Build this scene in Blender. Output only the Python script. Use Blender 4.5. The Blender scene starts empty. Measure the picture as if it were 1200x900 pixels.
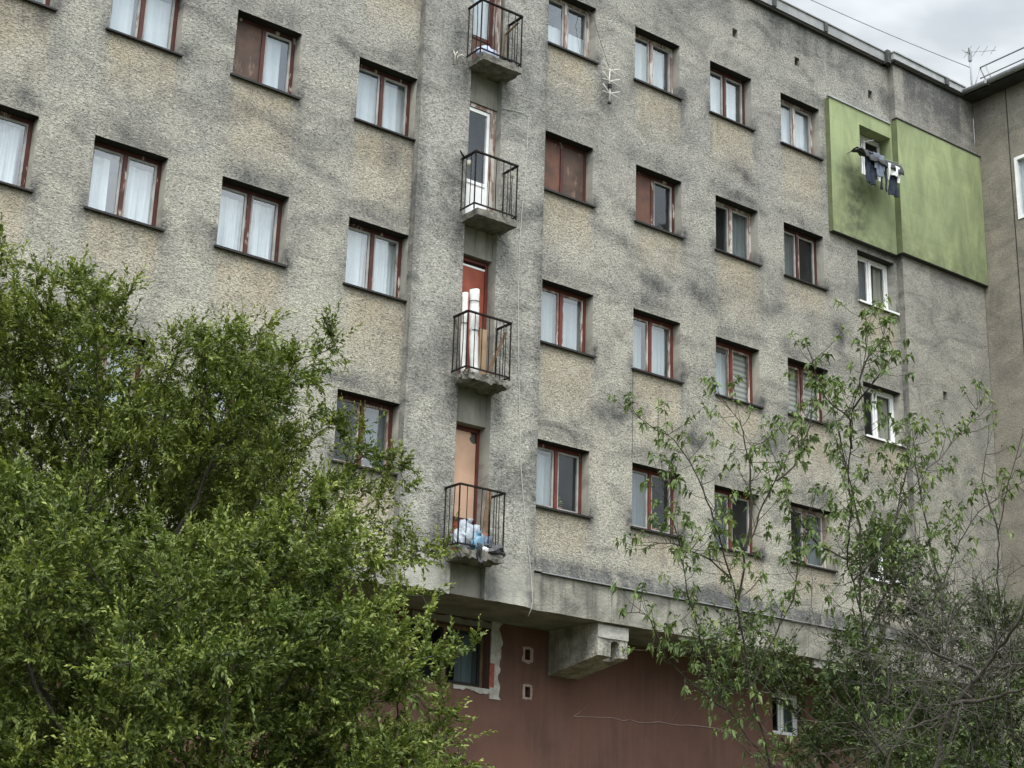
import bpy, bmesh, math, random
import numpy as np
from mathutils import Vector, Matrix, noise as mnoise, kdtree

SC = bpy.context.scene
COL = SC.collection
R_ = math.radians

# ------------------------------------------------------------------ camera
cam_d = bpy.data.cameras.new("camera")
cam = bpy.data.objects.new("camera", cam_d); COL.objects.link(cam)
cam_d.sensor_width = 36.0; cam_d.lens = 57.74
cam_d.clip_start = 0.1; cam_d.clip_end = 3000
_R = Vector((0.79154959, -0.61038392, 0.02967705)).normalized()
_F = Vector((0.57205634, 0.75717764, 0.31533088)).normalized()
_U = _R.cross(_F).normalized(); _R = _F.cross(_U)
CAM = Vector((-14.313, -20.152, 1.6245))
m = Matrix.Identity(4)
for i in range(3):
    m[i][0] = _R[i]; m[i][1] = _U[i]; m[i][2] = -_F[i]; m[i][3] = CAM[i]
cam.matrix_world = m
SC.camera = cam

# ------------------------------------------------------------------ light
SUN_DIR = Vector((-0.50, -0.62, 0.0)).normalized() * math.cos(R_(56)) + Vector((0, 0, math.sin(R_(56))))
SUN_EL, SUN_ROT = R_(56), math.atan2(SUN_DIR.x, SUN_DIR.y)
SUN_STRENGTH = 1.5
SKY_STRENGTH = 0.1
SC.view_settings.view_transform = 'Standard'
SC.view_settings.look = 'None'
SC.view_settings.exposure = 0.5
SC.view_settings.gamma = 1.0
SC.view_settings.use_curve_mapping = False
SC.render.engine = 'CYCLES'
SC.cycles.max_bounces = 6
SC.cycles.diffuse_bounces = 2
SC.cycles.glossy_bounces = 2
SC.cycles.transmission_bounces = 3
SC.cycles.transparent_max_bounces = 6
SC.cycles.use_denoising = True
SC.cycles.caustics_reflective = False
SC.cycles.caustics_refractive = False

sun_d = bpy.data.lights.new("sun", 'SUN'); sun_d.energy = SUN_STRENGTH
sun_d.angle = R_(14); sun_d.color = (1.0, 0.96, 0.9)
sun = bpy.data.objects.new("sun", sun_d); COL.objects.link(sun)
sun.rotation_euler = SUN_DIR.to_track_quat('Z', 'Y').to_euler()
sun.location = (-20, -30, 40)


class NT:
    """small helper round a node tree"""
    def __init__(s, tree):
        s.t = tree; s.n = tree.nodes; s.l = tree.links
    def node(s, kind, **kw):
        n = s.n.new(kind)
        for k, v in kw.items(): setattr(n, k, v)
        return n
    def put(s, sock, v):
        if v is None: return
        if hasattr(v, 'is_output'): s.l.new(v, sock)
        else: sock.default_value = v
    def coord(s, out='Object'):
        return s.node('ShaderNodeTexCoord').outputs[out]
    def mapping(s, vec, scale=(1, 1, 1), rot=(0, 0, 0), loc=(0, 0, 0)):
        n = s.node('ShaderNodeMapping'); s.l.new(vec, n.inputs['Vector'])
        n.inputs['Scale'].default_value = scale; n.inputs['Rotation'].default_value = rot
        n.inputs['Location'].default_value = loc
        return n.outputs[0]
    def noise(s, vec, scale=5, detail=2, rough=.5, dist=0.0, out=0):
        n = s.node('ShaderNodeTexNoise'); s.l.new(vec, n.inputs['Vector'])
        n.inputs['Scale'].default_value = scale; n.inputs['Detail'].default_value = detail
        n.inputs['Roughness'].default_value = rough; n.inputs['Distortion'].default_value = dist
        return n.outputs[out]
    def ramp(s, fac, *stops):
        n = s.node('ShaderNodeValToRGB'); s.put(n.inputs[0], fac)
        e = n.color_ramp.elements
        while len(e) < len(stops): e.new(.5)
        for i, (p, c) in enumerate(stops):
            e[i].position = p
            e[i].color = (c, c, c, 1) if not hasattr(c, '__len__') else tuple(c) + (1,)
        return n.outputs[0]
    def mix(s, f, a, b, mode='MIX'):
        n = s.node('ShaderNodeMix', data_type='RGBA', blend_type=mode)
        s.put(n.inputs[0], f)
        for i, v in ((6, a), (7, b)):
            if isinstance(v, (tuple, list)) and len(v) == 3: v = tuple(v) + (1,)
            elif isinstance(v, (int, float)): v = (v, v, v, 1)
            s.put(n.inputs[i], v)
        return n.outputs[2]
    def math(s, op, a, b=0.0, clamp=False):
        n = s.node('ShaderNodeMath', operation=op, use_clamp=clamp)
        s.put(n.inputs[0], a); s.put(n.inputs[1], b)
        return n.outputs[0]
    def attr(s, name, out='Color'):
        return s.node('ShaderNodeAttribute', attribute_name=name).outputs[out]
    def sep(s, c):
        n = s.node('ShaderNodeSeparateColor'); s.l.new(c, n.inputs[0]); return n.outputs
    def bump(s, h, strength=.5, dist=.02, normal=None):
        n = s.node('ShaderNodeBump'); n.inputs['Strength'].default_value = strength
        n.inputs['Distance'].default_value = dist; s.l.new(h, n.inputs['Height'])
        if normal: s.l.new(normal, n.inputs['Normal'])
        return n.outputs[0]


# ------------------------------------------------------------------ sky
W = bpy.data.worlds.new("World"); SC.world = W; W.use_nodes = True
q = NT(W.node_tree); q.n.clear()
sky = q.node('ShaderNodeTexSky'); sky.sky_type = 'NISHITA'; sky.sun_disc = False
sky.sun_elevation = SUN_EL; sky.sun_rotation = SUN_ROT
g = q.coord('Generated')
mp = q.mapping(g, (1.0, 1.0, 2.6))
big = q.noise(mp, 2.6, 5, .55, .3)
small = q.noise(mp, 7.0, 4, .5, .2)
cl = q.math('ADD', q.math('MULTIPLY', big, .75), q.math('MULTIPLY', small, .25))
cloud = q.ramp(cl, (.36, (3.1, 3.4, 3.7)), (.47, (4.4, 4.75, 5.0)), (.57, (6.9, 7.2, 7.3)))
vm = q.node('ShaderNodeVectorMath', operation='DOT_PRODUCT')
q.l.new(g, vm.inputs[0]); vm.inputs[1].default_value = SUN_DIR
glow = q.node('ShaderNodeMapRange'); glow.interpolation_type = 'SMOOTHSTEP'
q.l.new(vm.outputs['Value'], glow.inputs[0])
for i, v in ((1, -.2), (2, 1.0), (3, 1.0), (4, 5.4)): glow.inputs[i].default_value = v
lit = q.mix(1.0, cloud, glow.outputs[0], 'MULTIPLY')
sepz = q.node('ShaderNodeSeparateXYZ'); q.l.new(g, sepz.inputs[0])
hz = q.node('ShaderNodeMapRange'); hz.interpolation_type = 'SMOOTHSTEP'; q.l.new(sepz.outputs[2], hz.inputs[0])
for i, v in ((1, .02), (2, .52), (3, .22), (4, 1.0)): hz.inputs[i].default_value = v
skyc = q.mix(.90, sky.outputs[0], lit)
skyc = q.mix(1.0, skyc, hz.outputs[0], 'MULTIPLY')
bg = q.node('ShaderNodeBackground'); bg.inputs['Strength'].default_value = SKY_STRENGTH
q.l.new(skyc, bg.inputs[0])
wo = q.node('ShaderNodeOutputWorld'); q.l.new(bg.outputs[0], wo.inputs[0])


# ------------------------------------------------------------------ materials
def material(name):
    mt = bpy.data.materials.new(name); mt.use_nodes = True
    t = NT(mt.node_tree); b = t.n['Principled BSDF']
    return mt, t, b

def finish(t, b, col=None, rough=.9, spec=.2, normal=None, metal=0.0):
    if isinstance(col, tuple): col = col + (1,)
    t.put(b.inputs['Base Color'], col); t.put(b.inputs['Roughness'], rough)
    b.inputs['Specular IOR Level'].default_value = spec
    b.inputs['Metallic'].default_value = metal
    if normal is not None: t.l.new(normal, b.inputs['Normal'])

def mat_stucco(name, base_a, base_b, soot_shade, clean, seed=0.0, grain=1.0):
    mt, t, b = material(name)
    o = t.mapping(t.coord(), (1, 1, 1), loc=(seed, seed * .7, seed * 1.3))
    w = t.sep(t.attr('wear_shade'))
    alpha = t.attr('wear_shade', 'Alpha')
    n_big = t.noise(o, .55, 7, .62, .5)
    n_mid = t.noise(o, 2.3, 5, .6, .6)
    n_fine = t.noise(o, 9, 4, .6, .4)
    streak = t.noise(t.mapping(o, (5, 5, .55)), 1.0, 5, .6, .2)
    diag = t.noise(t.mapping(o, (1, 1, 2.3), rot=(0, R_(16), 0)), .85, 8, .62, .8)
    og = t.mapping(o, (.8, 1, 1.15), rot=(0, R_(9), 0))
    grit = t.noise(og, 31, 3, .55, .9)
    grit2 = t.noise(og, 74, 2, .5, .5)
    base = t.mix(t.ramp(n_mid, (.36, 0), (.66, 1)), base_a, base_b)
    # grey wash high up the wall
    base = t.mix(t.math('MULTIPLY', alpha, t.ramp(n_big, (.3, .55), (.6, 1.0))), base, (.318, .311, .288))
    # rain-sheltered tan patches under the sills
    cf = t.math('MULTIPLY', w[0], t.ramp(n_mid, (.30, .22), (.62, .9)), True)
    base = t.mix(cf, base, clean)
    # soot, with painted shade carried in the same mask channel
    s1 = t.ramp(diag, (.475, 0.0), (.56, .45), (.70, 1.0))
    s2 = t.math('MULTIPLY', t.ramp(n_big, (.44, 0), (.62, .72)), t.ramp(n_mid, (.38, .15), (.6, 1)))
    s3 = t.math('MULTIPLY', w[1], t.ramp(streak, (.25, .45), (.6, 1.1)))
    sf = t.math('MAXIMUM', t.math('MAXIMUM', s1, s2), 0)
    sf = t.math('MULTIPLY', sf, t.math('SUBTRACT', 1.0, t.math('MULTIPLY', cf, .75)))
    sf = t.math('ADD', t.math('MULTIPLY', sf, .66), s3)
    sf = t.math('MULTIPLY', sf, t.ramp(n_fine, (.25, .75), (.7, 1.15)), True)
    base = t.mix(sf, base, soot_shade)
    base = t.mix(t.math('MULTIPLY', t.math('SUBTRACT', w[1], 1.0), 4.0, True), base, (.030, .028, .026))  # near-black lintel shade put into the colour; also the ledge's sootiest spots
    # crevice shade painted into the rough-cast along with lodged dirt, tips lightened
    h = t.math('ADD', t.math('MULTIPLY', grit, .75), t.math('MULTIPLY', grit2, .25))
    rough_amt = t.math('MULTIPLY', t.math('SUBTRACT', 1.0, w[2]), grain, True)
    cre = t.ramp(h, (.35, .40), (.46, .84), (.55, 1.10), (.68, 1.40))
    base = t.mix(rough_amt, base, t.mix(1.0, base, cre, 'MULTIPLY'))
    # bump
    hm = t.math('MULTIPLY', h, t.math('ADD', t.math('MULTIPLY', rough_amt, 1.0), .08))
    nb = t.bump(hm, 1.0, .042)
    finish(t, b, base, .95, .1, nb)
    return mt

M = {}
M['stucco'] = mat_stucco('weathered_stucco', (.430, .405, .335), (.360, .345, .298), (.105, .104, .101), (.425, .355, .245))
M['bay'] = mat_stucco('bay_stucco', (.415, .40, .345), (.345, .335, .30), (.105, .104, .10), (.41, .37, .30), 5.3)
M['end'] = mat_stucco('end_stucco', (.375, .352, .298), (.31, .296, .26), (.115, .112, .108), (.45, .41, .33), 11.7, .8)
M['wing'] = mat_stucco('wing_stucco', (.27, .245, .20), (.215, .197, .163), (.12, .11, .10), (.3, .27, .2), 17.1, .7)

def mat_noise(name, a, b_, scale=6, lo=.35, hi=.65, rough=.8, spec=.2, bump=.0, bscale=40, bd=.01, streak=0.0, metal=0.0, dirt=None):
    mt, t, b = material(name)
    o = t.coord()
    n = t.noise(o, scale, 5, .6, .3)
    c = t.mix(t.ramp(n, (lo, 0), (hi, 1)), a, b_)
    if streak:
        s = t.noise(t.mapping(o, (9, 9, .7)), 1.0, 4, .6)
        c = t.mix(t.ramp(s, (.5, 0), (.72, streak)), c, dirt or tuple(x * .35 for x in a))
    nb = None
    if bump: nb = t.bump(t.noise(o, bscale, 3, .6), bump, bd)
    finish(t, b, c, rough, spec, nb, metal)
    return mt

M['concrete'] = mat_noise('raw_concrete', (.30, .285, .24), (.145, .138, .12), 2.2, .38, .62, bump=.7, bscale=24, bd=.025, streak=.9, dirt=(.075, .072, .066))
M['slab'] = mat_noise('balcony_concrete', (.20, .19, .162), (.085, .08, .07), 7, bump=.8, bscale=30, bd=.02, streak=.5)
M['soffit'] = mat_noise('soffit_concrete', (.24, .23, .20), (.13, .125, .11), 2.2, bump=.3)
M['maroon'] = mat_noise('maroon_render', (.128, .066, .049), (.092, .051, .040), 1.1, rough=.9, bump=.25, bscale=60, bd=.006, streak=.55, dirt=(.135, .082, .065))
M['plaster'] = mat_noise('pale_plaster', (.42, .405, .37), (.27, .258, .235), 9, bump=.5, bscale=25, bd=.02)
M['brick'] = mat_noise('exposed_brick', (.30, .09, .05), (.16, .06, .045), 14, bump=.6, bscale=30, bd=.015)
M['interior'] = mat_noise('room_wall', (.16, .155, .145), (.12, .115, .11), 1.5)
M['sill'] = mat_noise('sill_metal', (.012, .011, .011), (.024, .021, .020), 12, rough=.6, spec=.3)
M['iron'] = mat_noise('black_iron', (.008, .0075, .0075), (.024, .018, .015), 22, rough=.7, spec=.12, bump=.2, bscale=90, bd=.002)
M['coping'] = mat_noise('zinc_coping', (.27, .275, .275), (.19, .195, .195), 3, rough=.5, spec=.4, streak=.35)
M['coping_dark'] = mat_noise('coping_joint', (.07, .07, .07), (.045, .045, .045), 5, rough=.6)
M['gutter'] = mat_noise('gutter_metal', (.34, .35, .35), (.24, .245, .25), 5, rough=.45, spec=.4)
M['dark'] = mat_noise('dark_underside', (.05, .048, .045), (.035, .034, .03), 4)
M['roof'] = mat_noise('roof_felt', (.10, .10, .10), (.07, .07, .07), 3)
M['white_frame'] = mat_noise('white_plastic_frame', (.80, .80, .80), (.68, .68, .67), 4, rough=.4, spec=.4)
M['paper'] = mat_noise('foam_white', (.74, .74, .72), (.55, .54, .52), 8, .3, .7, streak=.3, dirt=(.35, .33, .30))
M['band'] = mat_noise('black_tape', (.02, .02, .02), (.03, .03, .03), 8)
M['plank'] = mat_noise('old_plank', (.20, .135, .085), (.12, .075, .048), 9, streak=.6)
M['tan_board'] = mat_noise('tan_board', (.36, .25, .16), (.28, .19, .12), 5, streak=.4)
M['rubble'] = mat_noise('debris', (.22, .20, .17), (.04, .036, .032), 28, .4, .6)
M['bag_white'] = mat_noise('white_bag', (.36, .395, .44), (.26, .295, .34), 9, rough=.35, spec=.5)
M['bag_blue'] = mat_noise('blue_bag', (.13, .24, .33), (.08, .17, .26), 9, rough=.35, spec=.5)
M['bag_grey'] = mat_noise('grey_blue_bag', (.10, .13, .19), (.05, .07, .11), 9, rough=.4, spec=.4)
M['bag_black'] = mat_noise('black_bag', (.014, .014, .016), (.03, .03, .033), 9, rough=.35, spec=.5)
M['sheet'] = mat_noise('pale_blue_sheet', (.42, .46, .58), (.32, .36, .50), 9, rough=.5)
M['cream'] = mat_noise('cream_pot', (.58, .55, .48), (.42, .38, .32), 20)
M['cable_white'] = mat_noise('white_cable', (.50, .49, .45), (.42, .41, .38), 3)
M['cable_dark'] = mat_noise('dark_cable', (.05, .05, .05), (.07, .07, .07), 3)
M['antenna_white'] = mat_noise('white_antenna', (.62, .60, .56), (.50, .485, .455), 15)
M['alu'] = mat_noise('dull_aluminium', (.32, .325, .33), (.24, .245, .25), 9, rough=.5, metal=.3)
M['denim'] = mat_noise('dark_denim', (.018, .024, .038), (.030, .038, .058), 14, bump=.3, bscale=120, bd=.003)
M['greyblue'] = mat_noise('grey_blue_cloth', (.17, .20, .25), (.12, .145, .19), 11, bump=.3, bscale=120, bd=.003)
M['black_cloth'] = mat_noise('charcoal_cloth', (.035, .036, .038), (.065, .066, .068), 9, bump=.4, bscale=60, bd=.006)
M['white_cloth'] = mat_noise('white_cloth', (.72, .72, .73), (.62, .62, .63), 9)
M['terracotta'] = mat_noise('terracotta', (.36, .15, .09), (.28, .11, .07), 14)
M['bark'] = mat_noise('dark_bark', (.030, .025, .020), (.062, .053, .042), 26, bump=.6, bscale=60, bd=.004)
M['bark_grey'] = mat_noise('grey_bark', (.085, .076, .064), (.042, .037, .032), 22, bump=.6, bscale=60, bd=.004)
M['bark_pale'] = mat_noise('pale_twig_bark', (.075, .050, .042), (.045, .034, .030), 22)
M['ground'] = mat_noise('worn_grass_ground', (.055, .075, .028), (.10, .085, .06), .8, rough=1.0, bump=.6, bscale=14, bd=.05)

# green render on the insulation boards
mt, t, b = material('green_render')
o = t.coord()
n1 = t.noise(o, 1.1, 5, .6, .4); n2 = t.noise(t.mapping(o, (2.4, 2.4, .8)), 1.0, 7, .68, .6); n3 = t.noise(o, 6, 4, .6)
c = t.mix(t.ramp(n1, (.35, 0), (.65, 1)), (.320, .362, .190), (.255, .300, .165))
c = t.mix(t.ramp(n2, (.40, 0), (.66, .8)), c, (.165, .190, .105))
c = t.mix(t.math('MULTIPLY', t.ramp(n3, (.40, .4), (.60, 1.0)), t.attr('wear_shade')), c, (.080, .090, .060))
br = t.node('ShaderNodeTexBrick'); t.l.new(t.mapping(o, (1, 1, 1), rot=(R_(90), 0, 0)), br.inputs['Vector'])
br.inputs['Scale'].default_value = 1.0; br.inputs['Mortar Size'].default_value = .012
br.inputs['Brick Width'].default_value = 1.0; br.inputs['Row Height'].default_value = .5
br.inputs['Mortar Smooth'].default_value = .8
c = t.mix(t.math('MULTIPLY', br.outputs['Fac'], .22), c, (.12, .145, .075))
finish(t, b, c, .9, .15, t.bump(t.noise(o, 70, 2), .2, .004))
M['green'] = mt

# red-brown window paint that peels to pale primer
def mat_paint(name, col, col2, peel, amount):
    mt, t, b = material(name)
    o = t.coord(); rnd = t.node('ShaderNodeObjectInfo').outputs['Random']
    cmb = t.node('ShaderNodeCombineXYZ')
    for i in range(3): t.l.new(t.math('MULTIPLY', rnd, 40.0 + 7 * i), cmb.inputs[i])
    va = t.node('ShaderNodeVectorMath', operation='ADD'); t.l.new(o, va.inputs[0]); t.l.new(cmb.outputs[0], va.inputs[1])
    v = va.outputs[0]
    n = t.noise(t.mapping(v, (9, 9, 2.2)), 1.0, 5, .65)
    n2 = t.noise(v, 5, 3)
    c = t.mix(t.ramp(n2, (.35, 0), (.65, 1)), col, col2)
    c = t.mix(t.ramp(n, (amount, 0), (amount + .05, 1)), c, peel)
    finish(t, b, c, .6, .3, t.bump(n, .3, .004))
    return mt
M['red_wood'] = mat_paint('red_brown_paint', (.078, .022, .017), (.050, .017, .014), (.42, .36, .31), .60)
M['red_bright'] = mat_paint('brick_red_paint', (.135, .031, .021), (.085, .024, .018), (.42, .36, .31), .66)
M['worn_wood'] = mat_paint('worn_paint', (.27, .21, .18), (.16, .085, .066), (.46, .42, .38), .50)
M['white_wood'] = mat_paint('dirty_white_paint', (.36, .35, .335), (.25, .243, .23), (.20, .14, .11), .62)
M['door_red'] = mat_paint('orange_red_door', (.27, .062, .034), (.21, .050, .028), (.42, .30, .25), .70)
M['door_pink'] = mat_paint('pink_beige_board', (.52, .335, .235), (.46, .295, .205), (.58, .42, .32), .74)
M['board'] = mat_paint('brown_board', (.095, .055, .038), (.055, .034, .026), (.15, .10, .075), .60)
M['board2'] = mat_paint('rusty_board', (.13, .055, .034), (.075, .04, .028), (.20, .14, .11), .66)

# window glass: thin, dusty, mirrors the sky
def mat_glass(name, refl, dust):
    mt, t, b = material(name)
    t.n.remove(b)
    o = t.coord()
    tr = t.node('ShaderNodeBsdfTransparent'); tr.inputs[0].default_value = (.86, .90, .90, 1)
    gl = t.node('ShaderNodeBsdfGlossy'); gl.inputs['Roughness'].default_value = .03
    gl.inputs['Color'].default_value = (.9, .95, 1, 1)
    t.l.new(t.bump(t.noise(o, 3.0, 2), .12, .02), gl.inputs['Normal'])
    df = t.node('ShaderNodeBsdfDiffuse'); df.inputs[0].default_value = (.40, .42, .44, 1)
    lw = t.node('ShaderNodeLayerWeight'); lw.inputs[0].default_value = .5
    f = t.math('ADD', t.math('MULTIPLY', t.math('POWER', lw.outputs['Facing'], 5.0), .9), refl + .06, True)
    m1 = t.node('ShaderNodeMixShader'); t.l.new(f, m1.inputs[0]); t.l.new(tr.outputs[0], m1.inputs[1]); t.l.new(gl.outputs[0], m1.inputs[2])
    m2 = t.node('ShaderNodeMixShader')
    t.l.new(t.ramp(t.noise(o, 4, 4, .6), (.3, dust * .4), (.7, dust)), m2.inputs[0])
    t.l.new(m1.outputs[0], m2.inputs[1]); t.l.new(df.outputs[0], m2.inputs[2])
    t.l.new(m2.outputs[0], t.n['Material Output'].inputs[0])
    return mt
M['glass'] = mat_glass('dusty_window_glass', .06, .10)
M['glass_dim'] = mat_glass('low_reflection_glass', -.075, .02)  # reflection turned down to stand in for unseen dark surroundings opposite
M['glass_clear'] = mat_glass('dark_window_glass', -.01, .03)

def mat_cloth_thin(name, col, trans):
    mt, t, b = material(name)
    t.n.remove(b)
    o = t.coord()
    n = t.noise(t.mapping(o, (14, 14, .8)), 1.0, 3)
    c = t.mix(t.ramp(n, (.35, 0), (.65, 1)), col, tuple(x * .8 for x in col))
    d = t.node('ShaderNodeBsdfDiffuse'); t.l.new(c, d.inputs[0])
    r = t.node('ShaderNodeBsdfTranslucent'); t.l.new(c, r.inputs[0])
    m1 = t.node('ShaderNodeMixShader'); m1.inputs[0].default_value = trans
    t.l.new(d.outputs[0], m1.inputs[1]); t.l.new(r.outputs[0], m1.inputs[2])
    t.l.new(m1.outputs[0], t.n['Material Output'].inputs[0])
    return mt
M['curtain'] = mat_cloth_thin('white_net_curtain', (.66, .69, .72), .12)
M['curtain_grey'] = mat_cloth_thin('grey_blue_curtain', (.42, .46, .48), .12)
M['curtain_dark'] = mat_cloth_thin('dull_curtain', (.15, .18, .19), .1)
M['curtain_beige'] = mat_cloth_thin('beige_curtain', (.38, .35, .29), .1)
# corrugated card stripes behind the glass
mt, t, b = material('striped_blind')
o = t.coord(); wv = t.node('ShaderNodeTexWave', bands_direction='Z'); t.l.new(o, wv.inputs[0])
wv.inputs['Scale'].default_value = 3.1; wv.inputs['Distortion'].default_value = .6
finish(t, b, t.mix(t.ramp(wv.outputs[0], (.25, 0), (.6, 1)), (.24, .225, .20), (.42, .41, .38)), .8)
M['blind'] = mt

# leaves
def mat_leaf(name, a, b_, c_, trans=.22):
    mt, t, b = material(name)
    t.n.remove(b)
    tint = t.attr('tint', 'Fac')
    col = t.ramp(tint, (0.0, a), (.55, b_), (1.0, c_))
    d = t.node('ShaderNodeBsdfDiffuse'); t.l.new(col, d.inputs[0])
    tl = t.node('ShaderNodeBsdfTranslucent'); t.l.new(t.mix(1.0, col, (1.15, 1.25, .55), 'MULTIPLY'), tl.inputs[0])
    gl = t.node('ShaderNodeBsdfGlossy'); gl.inputs['Roughness'].default_value = .5; gl.inputs['Color'].default_value = (.75, .8, .65, 1)
    m1 = t.node('ShaderNodeMixShader'); m1.inputs[0].default_value = trans
    t.l.new(d.outputs[0], m1.inputs[1]); t.l.new(tl.outputs[0], m1.inputs[2])
    m2 = t.node('ShaderNodeMixShader'); m2.inputs[0].default_value = .03
    t.l.new(m1.outputs[0], m2.inputs[1]); t.l.new(gl.outputs[0], m2.inputs[2])
    t.l.new(m2.outputs[0], t.n['Material Output'].inputs[0])
    return mt
M['leaf_tall'] = mat_leaf('spring_leaf', (.036, .055, .012), (.104, .136, .026), (.27, .30, .072))
M['leaf_front'] = mat_leaf('bush_leaf', (.034, .054, .013), (.096, .130, .027), (.27, .30, .078))
M['leaf_sap'] = mat_leaf('sapling_leaf', (.058, .092, .028), (.108, .150, .048), (.190, .225, .080))
M['leaf_dark'] = mat_leaf('undergrowth_leaf', (.032, .050, .019), (.056, .082, .028), (.120, .150, .050))


# ------------------------------------------------------------------ mesh helpers
def link(name, me, parent=None, loc=(0, 0, 0)):
    o = bpy.data.objects.new(name, me); COL.objects.link(o)
    o.location = loc
    if parent is not None: o.parent = parent
    return o

def thing(name, label, cat, loc=(0, 0, 0), group=None, rz=0.0):
    o = bpy.data.objects.new(name, None); COL.objects.link(o)
    o.empty_display_size = .2; o.location = loc; o.rotation_euler = (0, 0, rz)
    return tag(o, label, cat, group)

def tag(o, label, cat, group=None):
    o['label'] = label; o['category'] = cat
    if group: o['group'] = group
    return o

def np_mesh(name, verts, faces, mat, smooth=False, attrs=None):
    """verts (n,3) array, faces (m,k) array"""
    me = bpy.data.meshes.new(name)
    verts = np.asarray(verts, np.float32); faces = np.asarray(faces, np.int32)
    k = faces.shape[1]
    me.vertices.add(len(verts)); me.vertices.foreach_set('co', verts.ravel())
    me.loops.add(faces.size); me.loops.foreach_set('vertex_index', faces.ravel())
    me.polygons.add(len(faces))
    me.polygons.foreach_set('loop_start', np.arange(0, faces.size, k, dtype=np.int32))
    me.polygons.foreach_set('loop_total', np.full(len(faces), k, np.int32))
    if smooth: me.polygons.foreach_set('use_smooth', np.ones(len(faces), bool))
    me.update(calc_edges=True)
    for an, (ty, data) in (attrs or {}).items():
        a = me.attributes.new(an, ty, 'POINT')
        a.data.foreach_set('color' if ty == 'FLOAT_COLOR' else 'value', np.asarray(data, np.float32).ravel())
    if mat: me.materials.append(mat)
    return me

class MB:
    def __init__(s): s.v = []; s.f = []; s.sm = []
    def quad(s, a, b, c, d):
        n = len(s.v); s.v += [tuple(a), tuple(b), tuple(c), tuple(d)]; s.f.append((n, n + 1, n + 2, n + 3)); s.sm.append(False); return s
    def poly(s, pts):
        n = len(s.v); s.v += [tuple(p) for p in pts]; s.f.append(tuple(range(n, n + len(pts)))); s.sm.append(False); return s
    def box(s, x0, x1, y0, y1, z0, z1):
        n = len(s.v)
        s.v += [(x0, y0, z0), (x1, y0, z0), (x1, y1, z0), (x0, y1, z0), (x0, y0, z1), (x1, y0, z1), (x1, y1, z1), (x0, y1, z1)]
        for f in ((0, 3, 2, 1), (4, 5, 6, 7), (0, 1, 5, 4), (1, 2, 6, 5), (2, 3, 7, 6), (3, 0, 4, 7)):
            s.f.append(tuple(n + i for i in f)); s.sm.append(False)
        return s
    def tube(s, pts, r, sides=6, cap=True):
        pts = [Vector(p) for p in pts]; rs = r if hasattr(r, '__len__') else [r] * len(pts)
        n0 = len(s.v); up = None
        for i, p in enumerate(pts):
            d = (pts[min(i + 1, len(pts) - 1)] - pts[max(i - 1, 0)]).normalized()
            if up is None or abs(up.dot(d)) > .95: up = Vector((0, 0, 1)) if abs(d.z) < .9 else Vector((1, 0, 0))
            a = d.cross(up).normalized(); b2 = d.cross(a).normalized(); up = -b2 if False else up
            for k in range(sides):
                th = 2 * math.pi * k / sides
                s.v.append(tuple(p + (a * math.cos(th) + b2 * math.sin(th)) * rs[i]))
        for i in range(len(pts) - 1):
            for k in range(sides):
                k2 = (k + 1) % sides
                s.f.append((n0 + i * sides + k, n0 + i * sides + k2, n0 + (i + 1) * sides + k2, n0 + (i + 1) * sides + k)); s.sm.append(sides > 4)
        if cap:
            s.f.append(tuple(n0 + k for k in range(sides))); s.sm.append(False)
            s.f.append(tuple(n0 + (len(pts) - 1) * sides + k for k in reversed(range(sides)))); s.sm.append(False)
        return s
    def bar(s, p, q2, w, h):
        """square bar between two points"""
        p = Vector(p); q2 = Vector(q2); d = (q2 - p).normalized()
        up = Vector((0, 0, 1)) if abs(d.z) < .9 else Vector((0, 1, 0))
        a = d.cross(up).normalized() * w / 2; b2 = a.normalized().cross(d).normalized() * h / 2
        n = len(s.v)
        for e in (p, q2):
            for sa, sb in ((-1, -1), (1, -1), (1, 1), (-1, 1)): s.v.append(tuple(e + a * sa + b2 * sb))
        for f in ((0, 1, 2, 3), (7, 6, 5, 4), (0, 4, 5, 1), (1, 5, 6, 2), (2, 6, 7, 3), (3, 7, 4, 0)):
            s.f.append(tuple(n + i for i in f)); s.sm.append(False)
        return s
    def loft(s, rings, cap=True):
        """rings: list of equally long point lists"""
        n0 = len(s.v); k = len(rings[0])
        for r in rings: s.v += [tuple(p) for p in r]
        for i in range(len(rings) - 1):
            for j in range(k):
                j2 = (j + 1) % k
                s.f.append((n0 + i * k + j, n0 + i * k + j2, n0 + (i + 1) * k + j2, n0 + (i + 1) * k + j)); s.sm.append(True)
        if cap:
            s.f.append(tuple(n0 + j for j in reversed(range(k)))); s.sm.append(False)
            s.f.append(tuple(n0 + (len(rings) - 1) * k + j for j in range(k))); s.sm.append(False)
        return s
    def mesh(s, name, mat, bevel=0.0):
        me = bpy.data.meshes.new(name); me.from_pydata(s.v, [], s.f)
        me.polygons.foreach_set('use_smooth', s.sm)
        bm = bmesh.new(); bm.from_mesh(me); bmesh.ops.recalc_face_normals(bm, faces=bm.faces)
        if bevel:
            bmesh.ops.bevel(bm, geom=[e for e in bm.edges if len(e.link_faces) == 2 and e.calc_face_angle(0) > .6],
                            offset=bevel, segments=1, affect='EDGES', clamp_overlap=True)
        bm.to_mesh(me); bm.free()
        me.materials.append(mat); me.update()
        return me
    def build(s, name, mat, parent=None, loc=(0, 0, 0), bevel=0.0, origin=None):
        me = s.mesh(name, mat, bevel)
        if origin is not None:
            me.transform(Matrix.Translation(-Vector(origin)))
        return link(name, me, parent, loc)

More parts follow.
